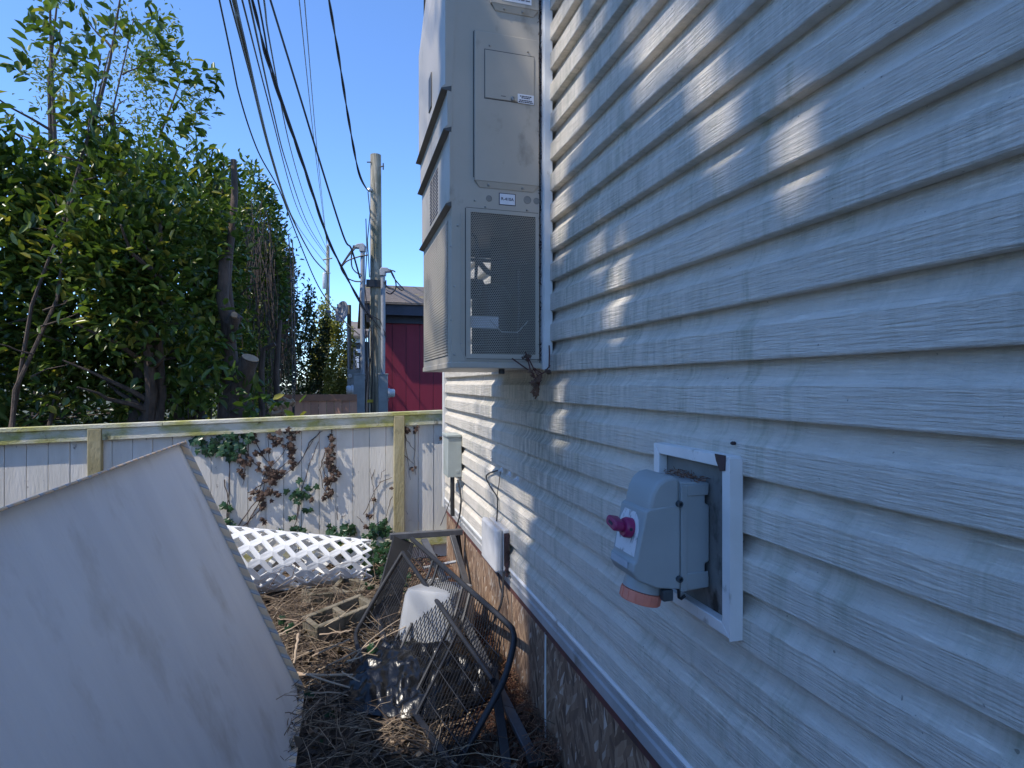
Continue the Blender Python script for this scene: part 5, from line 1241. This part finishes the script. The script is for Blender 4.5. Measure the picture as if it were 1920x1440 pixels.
# black trestle frame against the wall
tr_ = thing('steel_trestle', V((0.6, 4.15, 0)), 'dark square tube steel trestle standing against the skirting', 'trestle')
Yt = 4.15
a = at_y(731, 1006, Yt); b = at_y(868, 997, Yt)
b.x = min(b.x, W - 0.01)
mb = MB(); mb.bar(a, b, 0.045, 0.04); mb.build('top_bar', M['grey_steel'], tr_, bevel=0.003)
def bar_part(name, a, b, w, h, mat='black_metal', par=tr_, up=Z):
    mb = MB(); mb.bar(a, b, w, h, up); return mb.build(name, M[mat], par, bevel=min(w, h) * 0.12)
bar_part('long_leg', at(795, 1012, 4.1), at(1003, 1428, 2.37), 0.045, 0.022, 'grey_steel')
bar_part('rear_leg', at(848, 1004, 4.18), at(880, 1112, 3.95), 0.04, 0.022, 'grey_steel')
bar_part('rear_leg', at(858, 1002, 4.22), at(870, 1105, 4.2), 0.03, 0.03)
bar_part('plate_leg', at(757, 1012, 4.1), at(712, 1190, 3.5), 0.16, 0.02, 'black_metal', up=V((0.3, -1, 0.4)))
bar_part('near_leg', at(925, 1255, 2.75), at(952, 1452, 2.33), 0.04, 0.03)
for (x0, y0, x1, y1, t) in ((794, 1065, 855, 1053, 4.05), (796, 1090, 846, 1082, 4.0)):
    mb = MB(); mb.tube([at(x0, y0, t), at(x1, y1, t + 0.05)], 0.011, 8); mb.build('cross_rod', M['galv'], tr_, smooth=True)
mb = MB(); mb.obox(at(1003, 1424, 2.36), (0.035, 0, 0), (0, 0.03, 0), (0, 0, 0.012)); mb.build('foot_cap', M['black_rubber'], tr_, bevel=0.004)

# black wire mesh lounger frame
wf = thing('wire_mesh_frame', V((0.4, 3.2, 0)), 'black tubular frame with wire mesh panels lying on its side', 'metal frame')
def smooth_pts(P, k=6):
    out = []
    for i in range(len(P) - 1):
        p0 = P[max(i - 1, 0)]; p1 = P[i]; p2 = P[i + 1]; p3 = P[min(i + 2, len(P) - 1)]
        for j in range(k):
            q = j / k
            out.append(0.5 * ((2 * p1) + (p2 - p0) * q + (2 * p0 - 5 * p1 + 4 * p2 - p3) * q * q + (3 * p1 - p0 - 3 * p2 + p3) * q ** 3))
    out.append(P[-1]); return out
R1a, R1b = at(772, 1010, 3.9), at(948, 1166, 2.8)
R2a, R2b = at(755, 1036, 3.85), at(924, 1276, 2.6)
mb = MB(); mb.tube(smooth_pts([R1a, R1a.lerp(R1b, .33), R1a.lerp(R1b, .66), R1b, at(962, 1186, 2.72), at(962, 1212, 2.66), at(944, 1276, 2.56), at(905, 1350, 2.47), at(872, 1410, 2.41), at(845, 1462, 2.36)]), 0.0145, 10); mb.build('outer_rail', M['black_metal'], wf, smooth=True)
mb = MB(); mb.tube([R2a, R2b], 0.013, 10); mb.build('middle_rail', M['black_metal'], wf, smooth=True)
G = [at(700, 1130, 3.72), at(735, 1250, 3.08), at(780, 1342, 2.64), at(858, 1452, 2.27)]
for p_ in G: p_.z = max(p_.z, 0.03)
mb = MB(); mb.tube(smooth_pts([R2a, at(713, 1105, 3.65), at(680, 1163, 3.47), at(669, 1183, 3.4), at(668, 1202, 3.3), at(683, 1250, 3.05), at(715, 1330, 2.72), at(745, 1395, 2.5), at(772, 1450, 2.33)]), 0.0135, 10); mb.build('side_rail', M['black_metal'], wf, smooth=True)
mb = MB()
for a, b in zip(G[:-1], G[1:]): mb.bar(a, b, 0.03, 0.014)
mb.build('bottom_bar', M['black_metal'], wf)
def gpt(q):
    q *= len(G) - 1; i = min(int(q), len(G) - 2); return G[i].lerp(G[i + 1], q - i)
def rib(q, q2, r, name):
    a = R1a.lerp(R1b, q); m_ = R2a.lerp(R2b, q) + V((-0.01, 0, -0.02)); g_ = gpt(q2)
    mb = MB(); mb.tube(smooth_pts([a, a.lerp(m_, .55) + V((0, 0, -0.035)), m_ + V((0, 0, -0.01)), g_], 5), r, 6); mb.build(name, M['black_metal'], wf, smooth=True)
for q in (0.30, 0.36, 0.63, 0.70): rib(q, q * 0.95 + 0.0, 0.009, 'rib')
wm = MB()
for i in range(54):
    q = (i + 0.5) / 54
    a = R1a.lerp(R1b, q); m_ = R2a.lerp(R2b, q) + V((0, 0, -0.012)); g_ = gpt(q)
    wm.tube([a, a.lerp(m_, .5) + V((0, 0, -0.03)), m_, m_.lerp(g_, .5) + V((-0.01, 0, -0.015)), g_], 0.0027, 4, cap=False)
for k in (0.25, 0.5, 0.8):
    wm.tube([R2a.lerp(R2b, q).lerp(gpt(q), k) for q in (0, .25, .5, .75, 1)], 0.002, 3, cap=False)
wm.tube([R1a.lerp(R1b, q).lerp(R2a.lerp(R2b, q), .5) + V((0, 0, -0.03)) for q in (0, .25, .5, .75, 1)], 0.002, 3, cap=False)
SR = [at(713, 1105, 3.65), at(672, 1178, 3.42), at(683, 1250, 3.05), at(715, 1330, 2.72), at(745, 1395, 2.5)]
for i in range(26):
    q = (i + 0.5) / 26; j = q * (len(SR) - 1); k = min(int(j), len(SR) - 2)
    s = SR[k].lerp(SR[k + 1], j - k); wm.tube([s, gpt(q)], 0.0016, 3, cap=False)
NR = [at(924, 1290, 2.55), at(905, 1350, 2.47), at(872, 1410, 2.41)]
for i in range(16):
    q = i / 15; j = q * 2; k = min(int(j), 1); s = NR[k].lerp(NR[k + 1], j - k); wm.tube([s, gpt(0.62 + 0.38 * q)], 0.0016, 3, cap=False)
stuff(wm.build('wire_mesh', M['black_metal'], wf))

# white tub
tb = thing('plastic_tub', V((0.565, 3.40, 0.03)), 'frosted white plastic storage tub upside down inside the black frame', 'tub')
def tub():
    ctr = V((0.55, 3.42, 0.205))
    az = V((0.10, 0.16, 1)).normalized()           # closed bottom points up: the tub lies upside down
    ax = V((0.86, -0.5, 0)); ax = (ax - az * ax.dot(az)).normalized()
    ay = az.cross(ax)
    def ring(h, sx, sy, n=12):
        out = []
        for k in range(4 * n):
            t = 2 * math.pi * (k + 0.5) / (4 * n)
            c_, s_ = math.cos(t), math.sin(t); p_ = 9
            rr = (abs(c_) ** p_ + abs(s_) ** p_) ** (-1 / p_)
            out.append(ctr + (ax * sx * rr * c_ + ay * sy * rr * s_ + az * h) * 1.18)
        return out
    rings = [ring(-0.14, .165, .205), ring(-0.14, .152, .192), ring(-0.125, .150, .19), ring(-0.06, .145, .184), ring(0.02, .139, .177), ring(0.10, .132, .169), ring(0.128, .122, .158), ring(0.135, .10, .135)]
    mb = MB(); n = len(rings[0]); vs = [p_ for r_ in rings for p_ in r_]
    fs = [(i * n + k, i * n + (k + 1) % n, (i + 1) * n + (k + 1) % n, (i + 1) * n + k) for i in range(len(rings) - 1) for k in range(n)]
    fs.append(tuple(range((len(rings) - 1) * n, len(rings) * n)))
    mb.add(vs, fs); o = mb.build('tub_body', M['bin'], tb, smooth=True)
    so = o.modifiers.new('thick', 'SOLIDIFY'); so.thickness = 0.003
    mb = MB(); a = ring(-0.14, .172, .212); b = ring(-0.15, .172, .212); c = ring(-0.15, .16, .2); d = ring(-0.14, .16, .2)
    vs = a + b + c + d; fs = []
    for (p0, p1_) in ((0, 1), (1, 2), (2, 3), (3, 0)):
        for k in range(n): fs.append((p0 * n + k, p0 * n + (k + 1) % n, p1_ * n + (k + 1) % n, p1_ * n + k))
    mb.add(vs, fs).build('rim', M['bin'], tb, smooth=True)
tub()

# black plastic bag
def bag():
    from mathutils import noise as mn
    c = at_z(752, 1275, 0.06); n = 64; mb = MB(); vs = []
    for j in range(n + 1):
        for i in range(n + 1):
            u = i / n * 2 - 1; v_ = j / n * 2 - 1
            # squarish disc
            x = u * math.sqrt(1 - v_ * v_ / 2); y = v_ * math.sqrt(1 - u * u / 2)
            r_ = math.hypot(x, y); ang = math.atan2(y, x)
            ed = 1 + 0.16 * mn.noise(V((math.cos(ang) * 1.6, math.sin(ang) * 1.6, 5)))
            X = c.x + 0.13 + x * 0.44 * ed; Y = c.y + 0.08 + y * 0.42 * ed
            h = 0.075 * max(0, 1 - r_ ** 2.2)
            q = V((X * 7, Y * 7, 0)); 
            rd = 1 - abs(mn.noise(q)) * 2; rd2 = 1 - abs(mn.noise(q * 2.3 + V((3, 1, 0)))) * 2; rd3 = 1 - abs(mn.noise(V((X * 22, Y * 6, 2)))) * 2
            h += (0.035 * rd + 0.016 * rd2 + 0.02 * rd3) * min(1, (1.05 - r_) * 4) + 0.03
            vs.append((X + 0.02 * mn.noise(q + V((9, 0, 0))), Y + 0.02 * mn.noise(q + V((0, 9, 0))), max(h, 0.004 + 0.01 * rd)))
    fs = [(j * (n + 1) + i, j * (n + 1) + i + 1, (j + 1) * (n + 1) + i + 1, (j + 1) * (n + 1) + i) for j in range(n) for i in range(n)]
    mb.add(vs, fs); o = mb.build('plastic_bag', M['bag'], smooth=True)
    o.data.set_sharp_from_angle(angle=R(180))
    tag(o, 'crumpled glossy black plastic bag lying under the wire frame', 'bag')
bag()

# ------------------------------------------------------------------ ground litter
def region():
    while True:
        x = rng.uniform(-1.9, 0.83); y = rng.uniform(1.6, 5.2)
        if not covered(x, y) or rng.random() < 0.06: return x, y
def covered(x, y):
    return ((x - 0.42) / 0.40) ** 2 + ((y - 3.02) / 0.40) ** 2 < 1
def gz(x, y):
    from mathutils import noise as mn
    z = 0.045 * mn.noise(V((x * 2.1, y * 2.1, 0))) + 0.025 * mn.noise(V((x * 6, y * 6, 3)))
    if y > 3: z += 0.05 * math.exp(-((x + 0.15) / 0.45) ** 2 - ((y - 3.9) / 0.6) ** 2)
    return z
n = 5200; P = []
for i in range(n):
    x, y = region(); P.append((x, y, gz(x, y) + rng.uniform(0.0, 0.035)))
P = np.array(P); Nn = np.array([0, 0, 1.0]) + rand_dirs(n) * 0.6
D = rand_dirs(n); D[:, 2] *= 0.3
o = leaf_mesh('leaf_litter', P, D, Nn, nrg.uniform(0.02, 0.065, n), nrg.uniform(0.012, 0.04, n), M['litter'], None, 0.35)
tag(o, 'brown dry leaf litter covering the walkway soil', 'leaf litter', kind='stuff')
mb = MB()
for i in range(3600):
    x, y = region()
    if i % 3: x = -0.05 + rng.gauss(0, 0.42); y = rng.uniform(2.0, 4.6); x = min(max(x, -0.7), 0.8)
    if covered(x, y) and rng.random() < 0.9: continue
    z = gz(x, y) + abs(rng.gauss(0, 0.04)) + 0.004; L = rng.choice((0.05, 0.09, 0.14, 0.22, 0.3)); an = rng.uniform(0, math.pi)
    d = V((math.cos(an), math.sin(an), rng.gauss(0, 0.16))) * L / 2
    r_ = rng.uniform(0.0009, 0.0026); k = V((rng.uniform(-.12, .12) * L, rng.uniform(-.12, .12) * L, rng.uniform(0, .12) * L)); c = V((x, y, z))
    mb.tube([c - d, c + k, c + d], [r_, r_, r_ * 0.6], 3, cap=False)
tag(mb.build('twig_litter', M['twig']), 'dry brown twigs strewn thickly over the ground', 'twigs', kind='stuff')
mb = MB()
for i in range(2600):
    x = 0.845 - abs(rng.gauss(0, 0.13)); y = rng.uniform(2.2, 4.9); z = gz(x, y) + rng.uniform(0.004, 0.03) + 0.06 * max(0, (x - 0.6) / 0.24); L = rng.uniform(0.03, 0.08); an = rng.gauss(1.2, 0.7)
    d = V((math.cos(an), math.sin(an), rng.gauss(0, 0.15))) * L / 2; c = V((x, y, z)); mb.tube([c - d, c + d], 0.0013, 3, cap=False)
tag(mb.build('needle_litter', M['needle']), 'rust red dead needles heaped along the skirting', 'needles', kind='stuff')
for i in range(1):
    mb = MB()
    for k in range(230):
        x = c1.x + rng.gauss(-0.12, 0.28); y = c1.y + rng.gauss(0.25, 0.3); z = 0.05 + abs(rng.gauss(0, 0.09)); L = rng.uniform(0.12, 0.4); an = rng.uniform(0, math.pi)
        d = V((math.cos(an), math.sin(an), rng.gauss(0, 0.25))) * L / 2; c = V((x, y, z)); r_ = rng.uniform(0.0012, 0.003)
        k_ = V((rng.uniform(-.1, .1), rng.uniform(-.1, .1), rng.uniform(-.02, .1))) * L
        mb.tube([c - d, c + k_, c + d], [r_, r_, r_ * 0.5], 3, cap=False)
    tag(mb.build('brush_twigs', M['twig']), 'loose dry brush heaped over the concrete blocks', 'brush', kind='stuff')
# conspicuous dry sticks
sticks = [([(560, 1265, 2.98), (700, 1265, 2.95), (784, 1261, 2.9)], .0055, 'longest straight tan stick lying level across the black bag'),
          ([(555, 1260, 3.0), (640, 1285, 2.9), (728, 1315, 2.78)], .005, 'dry stick sloping down to the right over black bag'),
          ([(640, 1350, 2.72), (690, 1330, 2.76), (728, 1314, 2.8)], .0045, 'dry stick rising to the right to meet the sloping stick'),
          ([(640, 1260, 2.95), (668, 1275, 2.9), (695, 1290, 2.85)], .004, 'short pale stick at the left of the black bag'),
          ([(590, 1260, 3.05), (680, 1215, 3.15), (760, 1175, 3.25)], .004, 'curved thin stick rising from block towards the white tub'),
          ([(600, 1190, 3.25), (640, 1185, 3.25), (658, 1182, 3.25)], .004, 'pale straight stick in front of the nearest concrete block'),
          ([(585, 1230, 3.05), (630, 1210, 3.1), (655, 1198, 3.12)], .0045, 'stout stick leaning below the nearest concrete block'),
          ([(524, 1190, 3.2), (560, 1170, 3.25), (580, 1155, 3.3)], .004, 'forked looking pale stick near the leaning panel edge'),
          ([(520, 1160, 3.3), (560, 1163, 3.28), (575, 1150, 3.25)], .0035, 'thin pale stick under the lattice end'),
          ([(560, 1188, 3.1), (556, 1215, 3.0), (551, 1245, 2.95)], .007, 'thick reddish stub of branch beside the panel edge'),
          ([(570, 1330, 2.75), (580, 1370, 2.6), (640, 1400, 2.5)], .0045, 'bent grey stick on the ground near the panel corner'),
          ([(720, 1393, 2.5), (735, 1402, 2.48), (748, 1412, 2.46)], .006, 'short thick pale stick beside the frame tube'),
          ([(620, 1415, 2.42), (700, 1422, 2.42), (760, 1418, 2.42)], .0035, 'low straight twig across the bottom of the view'),
          ([(650, 1240, 3.0), (690, 1225, 3.05), (720, 1190, 3.15)], .0035, 'thin stick standing out from the bag towards the frame'),
          ([(582, 1300, 2.85), (640, 1300, 2.85), (700, 1330, 2.75)], .003, 'wiry twig in shade below the sloping stick'),
          ([(660, 1240, 3.05), (700, 1195, 3.15), (750, 1160, 3.3)], .003, 'upper wiry twig slanting across the frame side')]
for pts, r_, lab in sticks:
    P = [at(*p) for p in pts]
    for p_ in P: p_.z = max(p_.z, gz(p_.x, p_.y) + 0.008)
    P = smooth_pts(P, 5); P = [p_ + V((rng.uniform(-1, 1), rng.uniform(-1, 1), rng.uniform(-1, 1))) * 0.003 for p_ in P]
    mb = MB(); mb.tube(P, [r_ * (1.15 - 0.5 * i / len(P)) for i in range(len(P))], 6)
    tag(mb.build('dry_stick', M['straw'], smooth=True), lab, 'stick', 'dry sticks on the ground')
# thin bramble stems crossing the lattice
for i, (pts, lab) in enumerate((([(500, 1110, 3.9), (525, 1070, 4.1), (540, 1048, 4.2), (556, 1030, 4.25)], 'thin bare stem rising in front of the lattice'), ([(545, 1090, 3.95), (553, 1065, 4.1), (557, 1050, 4.2), (560, 1025, 4.25)], 'second bare stem close before the lattice centre'))):
    mb = MB(); mb.tube(smooth_pts([at(*p) for p in pts]), 0.0025, 5); tag(mb.build('bare_stem', M['vine_stem']), lab, 'stem')
# scattered green weeds
mb_pts = [(617, 1340, 2.72), (610, 1398, 2.5), (530, 1165, 3.3), (545, 1175, 3.25), (700, 1215, 3.15), (580, 1305, 2.85), (690, 1100, 4.0), (765, 1205, 3.2)]
for i, (px, py, t) in enumerate(mb_pts):
    g = thing('weed', at(px, py, t), ['small green weed in the shaded twigs mid foreground', 'lowest green weed among twigs near the panel', 'green weed beside the panel below the lattice', 'second green weed right beside the panel weed', 'green weed in front of the nearest concrete block', 'tiny green weed at the left edge of the black bag', 'green weed between lattice end and frame', 'green weed under the frame beside the tub'][i], 'weed', 'weeds on the ground')
    for k in range(5): put_leaf(g, ME_G, at(px + rng.gauss(0, 4), py + rng.gauss(0, 3), t), 0.035 * rng.uniform(.7, 1.3), .2)
